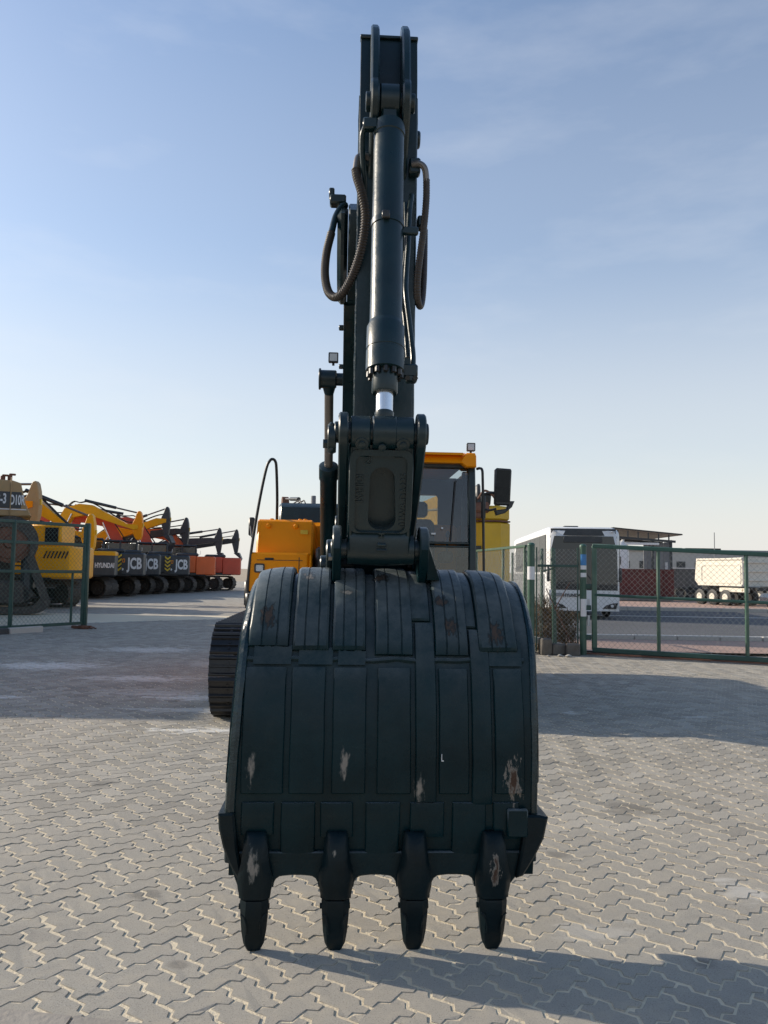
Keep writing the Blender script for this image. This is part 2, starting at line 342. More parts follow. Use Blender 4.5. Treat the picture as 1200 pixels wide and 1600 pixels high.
    def prism(s, poly, a0, a1, axis='x', ch=0.0, mtx=None):
        """extrude a closed 2D outline along an axis; ch chamfers both rims.  axis x: (y,z); y: (x,z); z: (x,y)"""
        n = len(poly)
        def pt(p, a): return (a, p[0], p[1]) if axis == 'x' else ((p[0], a, p[1]) if axis == 'y' else (p[0], p[1], a))
        area = sum(poly[i][0] * poly[(i + 1) % n][1] - poly[(i + 1) % n][0] * poly[i][1] for i in range(n))
        if area < 0: poly = poly[::-1]
        flip = (axis == 'y')
        if ch > 0:
            ins = []
            for i in range(n):
                p0, p1, p2 = Vector(poly[i - 1]), Vector(poly[i]), Vector(poly[(i + 1) % n])
                e0 = (p1 - p0).normalized(); e1 = (p2 - p1).normalized()
                n0 = Vector((-e0.y, e0.x)); n1 = Vector((-e1.y, e1.x)); m = n0 + n1
                m = m / max(0.35, m.dot(n0)) if m.length > 1e-6 else n0
                ins.append(tuple(p1 + m * ch))
            R_ = [[pt(p, a0) for p in ins], [pt(p, a0 + ch) for p in poly], [pt(p, a1 - ch) for p in poly], [pt(p, a1) for p in ins]]
        else:
            R_ = [[pt(p, a0) for p in poly], [pt(p, a1) for p in poly]]
        vs = [q for r in R_ for q in r]; fs = []
        for i in range(len(R_) - 1):
            for k in range(n):
                l = (k + 1) % n
                fs.append((i * n + k, i * n + l, (i + 1) * n + l, (i + 1) * n + k))
        fs.append(tuple(range(n))[::-1]); fs.append(tuple((len(R_) - 1) * n + k for k in range(n)))
        if flip: fs = [f[::-1] for f in fs]
        return s.add(vs, fs, mtx)
    def frame(s, outer, inner, a0, a1, axis='y', mtx=None):
        """plate with one hole: outer and inner loops with the same number of points"""
        n = len(outer)
        def pt(p, a): return (a, p[0], p[1]) if axis == 'x' else ((p[0], a, p[1]) if axis == 'y' else (p[0], p[1], a))
        vs = [pt(p, a) for a in (a0, a1) for lp in (outer, inner) for p in lp]; fs = []
        for k in range(n):
            l = (k + 1) % n
            fs += [(k, l, n + l, n + k), (2 * n + k, 3 * n + k, 3 * n + l, 2 * n + l), (k, 2 * n + k, 2 * n + l, l), (n + k, n + l, 3 * n + l, 3 * n + k)]
        return s.add(vs, fs, mtx)
    def mesh(s, name, smooth=38, jitter=0.0, recalc=True):
        me = bpy.data.meshes.new(name); vs = s.v
        if jitter:
            vs = [tuple(Vector(p) + noise.noise_vector(Vector(p) * 9.0) * jitter) for p in vs]
        me.from_pydata(vs, [], s.f); me.update()
        if recalc:
            import bmesh
            bm = bmesh.new(); bm.from_mesh(me); bmesh.ops.recalc_face_normals(bm, faces=bm.faces); bm.to_mesh(me); bm.free()
        if smooth:
            me.shade_smooth(); me.set_sharp_from_angle(angle=R(smooth))
        return me
    def build(s, name, mat, parent=None, label=None, smooth=38, jitter=0.0, recalc=True):
        return link_mesh(name, s.mesh(name, smooth, jitter, recalc), mat, parent, label)

def link_mesh(name, me, mat, parent=None, label=None):
    if mat is not None and not me.materials: me.materials.append(mat)
    o = bpy.data.objects.new(name, me); col.objects.link(o)
    if parent is not None: o.parent = parent
    if label: o['label'] = label
    return o

def thing(name, label, cat, loc=(0, 0, 0), rz=0.0, group=None):
    o = bpy.data.objects.new(name, None); o.empty_display_size = 0.2; col.objects.link(o)
    o.location = loc; o.rotation_euler = (0, 0, rz); o['label'] = label; o['category'] = cat
    if group: o['group'] = group
    return o

def tag(o, label, cat, group=None, kind=None):
    o['label'] = label
    if cat: o['category'] = cat
    if group: o['group'] = group
    if kind: o['kind'] = kind
    return o

def structure(o, label=None):
    o['kind'] = 'structure'
    if label: o['label'] = label
    return o

def copy_tree(o, parent=None):
    c = o.copy(); col.objects.link(c)
    if parent is not None: c.parent = parent
    for ch in list(o.children): copy_tree(ch, c)
    return c

def catmull(pts, k=8):
    P = [Vector(p) for p in pts]; P = [P[0] * 2 - P[1]] + P + [P[-1] * 2 - P[-2]]; o = []
    for i in range(1, len(P) - 2):
        for j in range(k):
            t = j / k; a, b, c, d = P[i - 1], P[i], P[i + 1], P[i + 2]
            o.append(0.5 * ((2 * b) + (c - a) * t + (2 * a - 5 * b + 4 * c - d) * t * t + (3 * b - a - 3 * c + d) * t ** 3))
    o.append(P[-2]); return o

def text(s, size, ext, mtx, name, mat, parent, bold=0.0, label=None, xs=1.0, align='CENTER'):
    cu = bpy.data.curves.new('lettering', 'FONT'); cu.body = s; cu.size = size; cu.extrude = ext
    cu.align_x = align; cu.align_y = 'CENTER'; cu.offset = bold; cu.resolution_u = 3
    t = bpy.data.objects.new('lettering', cu); col.objects.link(t)
    dg = bpy.context.evaluated_depsgraph_get(); me = bpy.data.meshes.new_from_object(t.evaluated_get(dg))
    bpy.data.objects.remove(t); bpy.data.curves.remove(cu)
    me.transform(mtx @ Matrix.Diagonal((xs, 1, 1, 1)))
    return link_mesh(name, me, mat, parent, label)

def arc(cx, cy, r, a0, a1, n):
    return [(cx + r * math.cos(R(a0 + (a1 - a0) * i / n)), cy + r * math.sin(R(a0 + (a1 - a0) * i / n))) for i in range(n + 1)]

wr = random.Random(17)
def chainlink(mb, p0, p1, z0a, z0b, z1a, z1b, pitch, r):
    """diagonal wires of a chain-link panel between two plan points; z0*/z1* bottom and top at both ends"""
    p0, p1 = Vector((p0[0], p0[1], 0)), Vector((p1[0], p1[1], 0)); d = p1 - p0; W_ = d.length; u = d / W_
    nrm = Vector((-u.y, u.x, 0)); H_ = 1.0
    def zz(x, t): return (z0a + (z0b - z0a) * x / W_) * (1 - t) + (z1a + (z1b - z1a) * x / W_) * t
    h = ((z1a - z0a) + (z1b - z0b)) / 2
    for sgn in (1, -1):
        c = -h if sgn > 0 else 0.0
        lim = W_ if sgn > 0 else W_ + h
        while c < lim:
            # line x = c + sgn*y
            ys = [0.0, h]
            if sgn > 0: y0, y1 = max(0, -c), min(h, W_ - c)
            else: y0, y1 = max(0, c - W_), min(h, c)
            if y1 - y0 > 0.02:
                a = p0 + u * (c + sgn * y0); b = p0 + u * (c + sgn * y1)
                a.z = zz(c + sgn * y0, y0 / h); b.z = zz(c + sgn * y1, y1 / h)
                a += u * wr.uniform(-.006, .006) + nrm * wr.uniform(-.006, .006); b += u * wr.uniform(-.006, .006) + nrm * wr.uniform(-.006, .006)
                o = nrm * (r * 0.7 * sgn)
                t = (b - a).normalized(); x = nrm; y = t.cross(x)
                vs = []
                for p in (a, b):
                    for k in range(3):
                        an = 2 * math.pi * k / 3; vs.append(tuple(p + o + (x * math.cos(an) + y * math.sin(an)) * r))
                mb.add(vs, [(0, 1, 4, 3), (1, 2, 5, 4), (2, 0, 3, 5)])
            c += pitch
    return mb

# ------------------------------------------------------------------ the ground
def sheet(name, poly, z, mat, label=None):
    me = bpy.data.meshes.new(name); me.from_pydata([(x, y, z) for x, y in poly], [], [tuple(range(len(poly)))]); me.update()
    o = link_mesh(name, me, mat); structure(o, label); return o
def rect(x0, y0, x1, y1): return [(x0, y0), (x1, y0), (x1, y1), (x0, y1)]

sheet('ground', rect(-900, -300, 900, 1500), -0.09, M['soil'], 'sandy open ground reaching the horizon')
paving = sheet('pavement', [(-60, -20), (9.5, -20), (9.5, 12.9), (3.7, 15.4), (2.4, 19.0), (2.4, 90), (-60, 90)], -0.016, M['paving_far'], 'grey interlocking paving of the yard')
# joint sand under the separate pavers
sd_me = bpy.data.meshes.new('joint_sand'); sd_me.from_pydata([(-12.5, 1.2, -0.0036), (9.3, 1.2, -0.0036), (9.3, 12.9, -0.0036), (3.7, 15.4, -0.0036), (2.4, 19.0, -0.0036), (2.4, 25.0, -0.0036), (-12.5, 25.0, -0.0036)], [], [tuple(range(7))])
js = link_mesh('joint_sand', sd_me, M['sand'], paving); js['kind'] = 'stuff'

PW = 0.1105; ANG = R(5.5)
p1d = Vector((math.sin(ANG), math.cos(ANG)))
rot = lambda v, a: Vector((v.x * math.cos(a) - v.y * math.sin(a), v.x * math.sin(a) + v.y * math.cos(a)))
E1, E2 = rot(p1d, R(-45)), rot(p1d, R(45))
def paver_outline():
    A = 0.125; seg = [(0.0, 0.0), (0.36, -A), (0.64, A)]; pts = []
    def side(o, d, nseg):
        nr = Vector((d.y, -d.x))
        for k in range(nseg):
            for s, z in seg: pts.append(o + d * (k + s) + nr * z)
    side(Vector((0, 0)), Vector((1, 0)), 2); side(Vector((2, 0)), Vector((0, 1)), 1)
    side(Vector((2, 1)), Vector((-1, 0)), 2); side(Vector((0, 1)), Vector((0, -1)), 1)
    return [p * PW for p in pts]
def inset(poly, d):
    n = len(poly); o = []
    for i in range(n):
        e0 = (poly[i] - poly[i - 1]).normalized(); e1 = (poly[(i + 1) % n] - poly[i]).normalized()
        m = Vector((-e0.y, e0.x)) + Vector((-e1.y, e1.x)); m = m / max(.5, m.dot(Vector((-e0.y, e0.x))))
        o.append(poly[i] + m * d)
    return o
_out = paver_outline(); _r0 = inset(_out, 0.0026); _r1 = inset(_out, 0.0052)
cen = Vector((PW, PW / 2))
pv = np.array([(p.x - cen.x, p.y - cen.y, -0.0115) for p in _r0] + [(p.x - cen.x, p.y - cen.y, 0.0) for p in _r1])
n18 = len(_out)
pf = [(k, (k + 1) % n18, n18 + (k + 1) % n18, n18 + k) for k in range(n18)] + [tuple(n18 + k for k in range(n18))]
# the joints that run down to the right are the wide ones: both kinds of brick are a little narrower across them
pv_h = pv * np.array([1 - 0.0086 / 0.221, 1, 1]); pv_v = pv * np.array([1, 1 - 0.0086 / 0.1105, 1])
def paver_mesh(a):
    q = bpy.data.meshes.new('paver'); q.from_pydata([tuple(p) for p in a], [], pf); q.materials.append(M['paver']); return q
jit = np.random.RandomState(11)
def worn(a):
    q = a.copy(); q[n18:, :2] += jit.normal(0, .0009, (n18, 2)); q[n18:, 2] += jit.normal(0, .0004, n18)
    k = jit.randint(n18); q[n18 + k, :2] *= 1 - .035 * jit.rand(); q[n18 + k, 2] -= .004 * jit.rand(); return q      # a chipped corner
PMH, PMV = [paver_mesh(worn(pv_h)) for _ in range(10)], [paver_mesh(worn(pv_v)) for _ in range(10)]
spots = []
N = 170
for i in range(-N, N):
    for j in range(-N, N):
        c = (i - j) % 4
        if c == 0: cc = E1 * (i + 1) + E2 * (j + 0.5); horiz = True
        elif c == 3: cc = E1 * (i + 0.5) + E2 * (j + 1); horiz = False
        else: continue
        x, y = cc.x * PW, cc.y * PW + 3.0
        if y < 1.3 or y > 24.5 or abs(x) > 0.52 * y + 1.2 or x < -12 : continue
        if x > 3.7 + (12.9 - 15.4) * 0 and y > 15.4 - (x - 3.7) * 0.43 - .15: continue
        if x > 2.35 and y > 15.4 - .1 and x > 3.7 - (y - 15.4) * .36 - .15: continue
        if y < 2.80 - (x + 1.27) * 0.155 - 0.17 and x < 9: continue        # the concrete kerb takes over here
        spots.append((x, y, horiz))
vis = sorted([s for s in spots if abs(s[0]) < 0.475 * s[1] + 0.05 and not (-0.42 < s[0] * 3.28 / s[1] < 0.42 and s[1] > 3.9)], key=lambda s: s[1])
single = set(vis[:300])
a_h = math.atan2(E1.y, E1.x); a_v = math.atan2(E2.y, E2.x)
for (x, y, hz) in vis[:300]:
    o = bpy.data.objects.new('paver', rnd.choice(PMH if hz else PMV)); col.objects.link(o); o.parent = paving
    o.location = (x, y, rnd.uniform(-0.0015, 0.0012))
    o.rotation_euler = (rnd.uniform(-1, 1) * 0.007, rnd.uniform(-1, 1) * 0.007, (a_h if hz else a_v + math.pi) + rnd.uniform(-1, 1) * 0.008)
rest = [s for s in spots if s not in single]
K = len(rest); nv = len(pv)
rs = np.random.RandomState(3)
ang = np.array([(a_h if h else a_v + math.pi) for _, _, h in rest]) + rs.uniform(-.008, .008, K)
XY = np.array([(x, y) for x, y, _ in rest])
ca, sa = np.cos(ang)[:, None], np.sin(ang)[:, None]
tx, ty = rs.uniform(-.007, .007, (K, 1)), rs.uniform(-.007, .007, (K, 1))
HV = np.array([h for _, _, h in rest])[:, None]
LX = np.where(HV, pv_h[None, :, 0], pv_v[None, :, 0]); LY = np.where(HV, pv_h[None, :, 1], pv_v[None, :, 1])
LX = LX + rs.normal(0, .0009, LX.shape) ; LY = LY + rs.normal(0, .0009, LY.shape)
X = ca * LX - sa * LY + XY[:, :1]; Y = sa * LX + ca * LY + XY[:, 1:]
Z = pv[None, :, 2] + rs.uniform(-.0015, .0012, (K, 1)) + tx * pv[None, :, 0] + ty * pv[None, :, 1]
V = np.stack([X, Y, Z], -1).reshape(-1, 3)
lp1 = np.concatenate([np.array(f) for f in pf]); sizes = np.array([len(f) for f in pf])
loops = (lp1[None, :] + (np.arange(K) * nv)[:, None]).ravel()
tot = np.tile(sizes, K); start = np.concatenate([[0], np.cumsum(tot)[:-1]])
me = bpy.data.meshes.new('pavers')
me.vertices.add(len(V)); me.vertices.foreach_set('co', V.ravel().astype(np.float32))
me.loops.add(len(loops)); me.loops.foreach_set('vertex_index', loops.astype(np.int32))
me.polygons.add(len(tot)); me.polygons.foreach_set('loop_start', start.astype(np.int32))
me.polygons.foreach_set('use_smooth', np.zeros(len(tot), dtype=bool))
me.update(calc_edges=True); me.validate()
po = link_mesh('pavers', me, M['paver'], paving); po['kind'] = 'stuff'

# flush concrete kerb at the camera's feet
kb = MB()
def kline(x): return 2.80 - (x + 1.27) * 0.155
for x0 in np.arange(-6.0, 6.0, 1.0):
    kb.add([(x0 + .006, kline(x0) - .30, 0.006), (x0 + .994, kline(x0 + 1) - .30, 0.006), (x0 + .994, kline(x0 + 1), 0.006), (x0 + .006, kline(x0), 0.006),
            (x0 + .006, kline(x0) - .30, -0.03), (x0 + .994, kline(x0 + 1) - .30, -0.03), (x0 + .994, kline(x0 + 1), -0.03), (x0 + .006, kline(x0), -0.03)],
           [(0, 1, 2, 3), (0, 4, 5, 1), (1, 5, 6, 2), (2, 6, 7, 3), (3, 7, 4, 0)])
structure(kb.build('kerb', M['concrete'], smooth=0), 'flush concrete kerb strip in the near left corner')

# the street beyond the right gate
sheet('sidewalk', rect(3.9, 15.9, 80, 18.9), -0.030, M['pinkpave'], 'pink paved sidewalk outside the right gate')
sheet('road', rect(2.42, 18.9, 80, 34.5), -0.060, M['asphalt'], 'grey asphalt street beyond the gate')
sheet('sidewalk', rect(2.42, 34.5, 80, 60), -0.030, M['pinkpave'], 'pink paved sidewalk on the far side of the street')
def kerbrow(y, h, x0, x1, lab):
    m = MB(); x = x0
    while x < x1: m.box((x + .49, y, h / 2 - .09), (0.975, 0.16, h + .06), 0.012); x += 1.0
    structure(m.build('kerb', M['kerb'], smooth=0), lab)
kerbrow(18.9, 0.13, 3.9, 40, 'pale kerb at the near edge of the street')
kerbrow(34.5, 0.15, 8.5, 45, 'pale kerb at the far edge of the street')
for y, wd in ((20.6, 0.12), (29.8, 0.15)):
    mm = MB(); mm.box((42, y, -0.055), (76, wd, 0.004)); structure(mm.build('road_marking', M['white'], smooth=0), 'faded white edge line on the street')

# ------------------------------------------------------------------ the main excavator
EX = thing('excavator', 'dark navy and orange crawler excavator facing the camera, bucket teeth resting on the paving', 'excavator', (-0.013, 3.28, 0), R(3.0))

# ---- bucket: curved shell, straps, lip, adapters and teeth
prof = [(0.030, 0.270), (0.004, 0.42), (-0.008, 0.57), (-0.004, 0.75), (0.022, 0.93), (0.070, 1.10), (0.145, 1.25), (0.245, 1.375), (0.365, 1.448), (0.50, 1.468), (0.63, 1.44), (0.76, 1.36)]
prof = [tuple(p)[:2] for p in catmull([(y, z, 0) for y, z in prof], 5)]
def pnorm(i):
    a, b = prof[max(i - 1, 0)], prof[min(i + 1, len(prof) - 1)]
    d = Vector((b[0] - a[0], b[1] - a[1])).normalized(); return Vector((-d.y, d.x))     # towards the camera side
BX, BW = 0.030, 0.612
def warp(p, lean=True):
    """the shell narrows and its shoulders round off over the heel"""
    x, y, z = p
    t = min(1.0, max(0.0, (z - .55) / .95)) ; t2 = min(1.0, max(0.0, (z - 1.15) / .32)); t2 = t2 * t2 * (3 - 2 * t2)
    t3 = max(t2, min(1.0, max(0.0, (y - .28) / .2)) if z > 1.0 else 0)
    k = 1 - .008 * t3 - (.024 * min(1.0, max(0.0, (z - .5) / .5)) if x > BX and lean else 0); dx = (x - BX) * k + (.036 * max(0.0, (z - .55) / .85) if lean else 0)
    e = max(0.0, abs(x - BX) - .44) / .18
    drop = .042 * e * e * t3
    return (BX + dx, y + drop * .5, z - drop)
def warped(mb, lean=True):
    mb.v = [warp(p, lean) for p in mb.v]; return mb
b = MB()
outer = [Vector(p) for p in prof]; inner = [Vector(p) - pnorm(i) * 0.03 for i, p in enumerate(prof)]
sec = outer + inner[::-1]
b.rings([[(x, p.x, p.y) for p in sec] for x in np.linspace(BX - BW, BX + BW, 33)])
bucket = warped(b).build('bucket', M['bucket'], EX)
# side plates
sp_poly = [tuple(p) for p in inner] + [(0.62, 1.18), (0.42, 0.88), (0.20, 0.55)]
for sx in (-1, 1):
    s = MB(); s.prism(sp_poly, BX + sx * (BW - 0.034), BX + sx * (BW - 0.004), 'x', 0.004)
    warped(s).build('side_plate', M['bucket'], bucket)
    s = MB(); s.tube([(BX + sx * (BW - .004), p.x + .004, p.y) for p in outer[2:-2]], [(0.022 if sx < 0 else 0.015) + 0.005 * noise.noise(Vector((p.y * 14, sx * 3, 0))) for p in outer[2:-2]], 8)
    warped(s).build('weld_bead', M['gloss'], bucket)
    # rounded corner rib that stands a little proud on the side
    s = MB(); s.prism([tuple(p) for p in outer[12:-3]] + [tuple(Vector(p) - pnorm(i + 12) * .11) for i, p in enumerate(prof[12:-3])][::-1], BX + sx * (BW + .001), BX + sx * (BW + .016), 'x', 0.006)
    warped(s).build('side_rib', M['bucket'], bucket)

def strap(x0, x1, za, zb, h=0.02, over=None, grooves=False, lift=0.0):
    """a wear strap that follows the shell from height za up to zb, or over the heel to depth `over`"""
    ids = [i for i, p in enumerate(prof) if (p[1] >= za and (p[0] < 0.5 if over is None else p[0] <= over) and (over is not None or p[1] <= zb))]
    rows = []
    pts = [(prof[i], pnorm(i)) for i in ids]
    # exact lower end
    i0 = ids[0]
    if i0 > 0:
        a, c = prof[i0 - 1], prof[i0]; t = (za - a[1]) / (c[1] - a[1]); pts = [((a[0] + (c[0] - a[0]) * t, za), pnorm(i0))] + pts
    if over is None:
        i1 = ids[-1]; a, c = prof[i1], prof[i1 + 1]; t = (zb - a[1]) / (c[1] - a[1]); pts.append(((a[0] + (c[0] - a[0]) * t, zb), pnorm(i1)))
    wdt = x1 - x0
    cs = [(0, -.004), (0.000, h * .45), (0.004, h * .8), (0.013, h)]
    if grooves:
        for g in (0.34, 0.70):
            cs += [(wdt * g - .0035, h), (wdt * g - .001, h - .0038), (wdt * g + .001, h - .0038), (wdt * g + .0035, h)]
    else: cs += [(wdt * .5, h + .001)]
    cs += [(wdt - 0.013, h), (wdt - .004, h * .8), (wdt, h * .45), (wdt, -.004)]
    n = len(pts)
    for k, (p, nn) in enumerate(pts):
        f = 1.0 if 0 < k < n - 1 else 0.7
        rows.append([(x0 + cx, p[0] + nn.x * (ch * f + lift), p[1] + nn.y * (ch * f + lift)) for cx, ch in cs])
    m = MB(); m.rings(rows)
    return warped(m, False).build('wear_strap', M['bucket'], bucket, smooth=32, jitter=0.0022)
# upper row, over the heel
for x0, x1, za, g in ((-.535, -.372, 1.165, True), (-.352, -.205, 1.15, True), (-.188, -.052, 1.15, True), (-.008, .145, 1.135, True), (.243, .378, 1.135, True), (.425, .585, 1.15, True)):
    strap(x0 - .003, x1 + .003, za, 2, 0.029, over=0.62, grooves=g)
strap(.128, .226, 1.27, 2, 0.019, over=0.56); strap(.358, .440 - .018, 1.245, 2, 0.015, over=0.5)
# middle row
for x0, x1 in ((-.540, -.372), (-.350, -.212), (-.180, -.046), (0.000, .136), (.250, .372), (.478, .598)):
    strap(x0, x1, 0.60, 1.085, 0.014)
strap(.155, .240, 0.57, 1.262, 0.017); strap(.384, .466, 0.56, 1.238, 0.017)
# lower row
for x0, x1, z0 in ((-.535, -.405, .44), (-.378, -.242, .285), (-.222, -.092, .43), (-.043, .095, .285), (.135, .272, .43), (.305, .440, .285), (.470, .575, .42)):
    strap(x0, x1, z0, 0.565, 0.016)
# weld seam below the upper row, with cracks in the paint
s = MB()
seam = [(x, 1.118 + 0.008 * noise.noise(Vector((x * 9, 0, 0)))) for x in np.linspace(-.56, .60, 60)]
def on_shell(z):
    for i in range(len(prof) - 1):
        if prof[i][1] <= z <= prof[i + 1][1]:
            t = (z - prof[i][1]) / (prof[i + 1][1] - prof[i][1]); return prof[i][0] + (prof[i + 1][0] - prof[i][0]) * t
    return 0
s.tube([(x, on_shell(z) - .002, z) for x, z in seam], [0.011 + 0.005 * noise.noise(Vector((x * 25, 1, 0))) for x, z in seam], 8)
warped(s).build('weld_seam', M['bucket'], bucket)
# patch plates with ragged edges at the ends of the upper straps
for (x0, x1, za, zb) in ((-.535, -.38, 1.10, 1.17), (-.350, -.21, 1.10, 1.165), (-.188, -.075, 1.10, 1.155), (.45, .59, 1.10, 1.20)):
    m = MB(); nn = 9
    top = [(x0 + (x1 - x0) * k / nn, zb + 0.016 * noise.noise(Vector((x0 * 7 + k * .8, 3, 0)))) for k in range(nn + 1)]
    poly = [(x0, za), (x1, za)] + top[::-1]
    vs = [(x, on_shell(z) - .016, z) for x, z in poly] + [(x, on_shell(z) + .004, z) for x, z in poly]; q = len(poly)
    m.add(vs, [tuple(range(q))] + [(k, (k + 1) % q, q + (k + 1) % q, q + k) for k in range(q)])
    warped(m).build('patch_plate', M['bucket'], bucket, smooth=30)
# lip with scallops between the adapters
TX = (-0.472, -0.155, 0.155, 0.468)
lip = [(-.585, .37), (-.585, .36)]
for k, xt in enumerate(TX):
    if k == 0: lip += [(-.560, .285), (-.540, .235), (xt + .070, .235)]
    else: lip += [(xt - .070, .235)] + ([(xt + .070, .235)] if k < 3 else [(.535, .235), (.575, .285)])
    if k < 3:
        xa, xb = xt + .070, TX[k + 1] - .070
        lip += [(xa + .035 - .035 * math.cos(R(a)), .240 + .038 * math.sin(R(a))) for a in (20, 45, 70, 90)] + [((xa + xb) / 2, .283)]
        lip += [(xb - .035 + .035 * math.cos(R(a)), .240 + .038 * math.sin(R(a))) for a in (90, 70, 45, 20)]
lip += [(.62, .36), (.62, .37)]
m = MB(); m.prism(lip, -0.004, 0.045, 'y', 0.004); m.build('cutting_lip', M['bucket'], bucket, jitter=0.001)
for sx, poly in ((-1, [(-.560, .53), (-.622, .527), (-.618, .47), (-.600, .40), (-.574, .335), (-.540, .275), (-.520, .275), (-.545, .40)]),
                 (1, [(.60, .52), (.655, .52), (.690, .512), (.672, .43), (.635, .355), (.590, .285), (.560, .275), (.585, .40)])):
    m = MB(); m.prism(poly, -0.035, 0.16, 'y', 0.008); m.build('side_cutter', M['tooth'], bucket, jitter=0.0015)
m = MB(); m.box((.565, -.028, .49), (.085, .022, .11), .006); m.build('side_cutter_plate', M['bucket'], bucket)
def sect(x, y0, y1, w, z, c=0.25):
    """chamfered rectangle ring at height z"""
    k = min(w, y1 - y0) * c; h = w / 2
    return [(x - h + k, y0, z), (x + h - k, y0, z), (x + h, y0 + k, z), (x + h, y1 - k, z), (x + h - k, y1, z), (x - h + k, y1, z), (x - h, y1 - k, z), (x - h, y0 + k, z)]
for k, xt in enumerate(TX):
    m = MB()
    m.rings([sect(xt, -.030, .00, .080, .455), sect(xt, -.050, .04, .088, .44), sect(xt, -.066, .05, .096, .40), sect(xt, -.072, .055, .110, .34),
             sect(xt, -.068, .055, .138, .285), sect(xt, -.060, .05, .132, .245), sect(xt, -.056, .045, .122, .222), sect(xt, -.054, .042, .120, .205)])
    ad = m.build('tooth_adapter', M['tooth'], bucket, smooth=45, jitter=0.002)
    m = MB()
    m.rings([sect(xt, -.054, .042, .108, .200), sect(xt, -.056, .044, .111, .192), sect(xt, -.048, .034, .104, .13), sect(xt, -.036, .022, .095, .075), sect(xt, -.024, .010, .080, .030), sect(xt, -.018, .004, .050, .001)])
    m.build('tooth', M['tooth'], bucket, smooth=35, jitter=0.001)
    for sx in (-1, 1):
        m = MB(); m.tube(catmull([(xt + sx * .050, -.048, .152), (xt + sx * .036, -.051, .140), (xt + sx * .027, -.045, .105), (xt + sx * .027, -.036, .07)], 4), 0.0035, 6)
        m.build('tooth_ridge', M['tooth'], bucket)
    m = MB(); m.cyl((xt - .062, -.005, .165), (xt + .058, -.005, .165), .011, 10); m.build('tooth_pin', M['tooth'], bucket)
# ears that hold the two pins
ear = [(.34, 1.40), (.22, 1.50), (.165, 1.58)] + [(.27 + .105 * math.cos(R(a)), 1.58 + .105 * math.sin(R(a))) for a in (150, 120, 90, 60, 35)] + [(.48, 1.57)] + \
      [(.69 + .13 * math.cos(R(a)), 1.51 + .13 * math.sin(R(a))) for a in (110, 80, 45, 0, -40)] + [(.74, 1.34), (.4, 1.38)]
for x0, x1 in ((-.198, -.160), (.182, .222)):
    m = MB(); m.prism(ear, x0, x1, 'x', .005); m.build('bucket_ear', M['bucket'], bucket)
m = MB(); m.add([(.222, .20, 1.60), (.222, .26, 1.45), (.280, .28, 1.45), (.232, .22, 1.58), (.222, .36, 1.60), (.222, .40, 1.44), (.280, .42, 1.44), (.232, .36, 1.58)],
               [(0, 1, 2, 3), (4, 7, 6, 5), (0, 4, 5, 1), (1, 5, 6, 2), (2, 6, 7, 3), (3, 7, 4, 0)]); m.build('ear_gusset', M['bucket'], bucket, smooth=0)
m = MB(); m.cyl((-.205, .27, 1.58), (.229, .27, 1.58), .045, 20, .004); m.build('pin', M['navy'], bucket)
m = MB(); m.cyl((-.262, .69, 1.51), (.262, .69, 1.51), .048, 20, .004); m.build('pin', M['navy'], bucket)
m = MB(); m.cyl((-.232, .62, 1.56), (-.199, .62, 1.56), .075, 20, .006); m.build('pin_boss', M['navy'], bucket)
m = MB(); m.cyl((-.215, .255, 1.545), (-.196, .255, 1.545), .018, 6); m.build('bolt', M['bolt'], bucket)
text('L', 0.042, 0.0006, Matrix.Translation((.262, -.024, .742)) @ Matrix.Rotation(R(90), 4, 'X'), 'scratched_mark', M['sticker'], bucket, xs=.55)

# ---- tipping link: cast H-link with a rounded slot and raised lettering
A_, B_ = Vector((0, .085, 2.070)), Vector((0, .27, 1.58)); ax = (B_ - A_); LL = ax.length; sdir = ax.normalized()
nrm = Vector((0, sdir.z, -sdir.y)); nrm = nrm if nrm.y < 0 else -nrm
MK = Matrix((Vector((1, 0, 0)), -nrm, -sdir)).transposed().to_4x4(); MK.translation = A_ + Vector((.003, 0, 0))
# local link frame: x right, y away from the camera, z up from the upper pin (z = 0) to the lower pin (z = -LL)
def rr(x0, x1, z0, z1, r, n=6):
    return arc(x1 - r, z1 - r, r, 0, 90, n) + arc(x0 + r, z1 - r, r, 90, 180, n) + arc(x0 + r, z0 + r, r, 180, 270, n) + arc(x1 - r, z0 + r, r, 270, 360, n)
out_l = rr(-.132, .134, -LL - .01, -.045, .02); in_l = rr(-.046, .060, -.420, -.140, .052)
in_l = [(x + 0.012 * (1 if x > 0 else -.4) * max(0, (-z - .2)) / .2, z) for x, z in in_l]
m = MB(); m.frame(out_l, in_l, -.035, .045, 'y', MK)
link = m.build('tipping_link', M['navy'], EX, smooth=45)
m = MB(); m.box((0, .034, -.29), (.21, .016, .36), 0, MK); m.build('pocket_plate', M['navy'], link)
m = MB(); m.prism([(-.036, -.425), (-.050, -.455), (-.066, -.50), (-.066, -LL), (.06, -LL), (.05, -.45), (.045, -.425)], -.132, .134, 'x', .006, MK); m.build('link_foot', M['navy'], link, smooth=60)
rim = rr(-.132, .134, -.43, -.062, .035); rin = rr(-.108, .110, -.428, -.088, .030)
m = MB(); m.frame(rim, rin, -.052, -.033, 'y', MK); m.build('raised_rim', M['navy'], link, smooth=30)
m = MB(); m.box((-.125, .02, -.28), (.022, .13, .46), .006, MK); m.box((.127, .02, -.28), (.022, .13, .46), .006, MK); m.build('link_side', M['navy'], link)
m = MB(); m.lathe(MK @ Vector((-.139, 0, -LL)), MK @ Vector((.160, 0, -LL)), [(0, .058), (.004, .064), (.15, .070), (.295, .064), (.299, .058)], 28); m.build('link_boss', M['navy'], link)
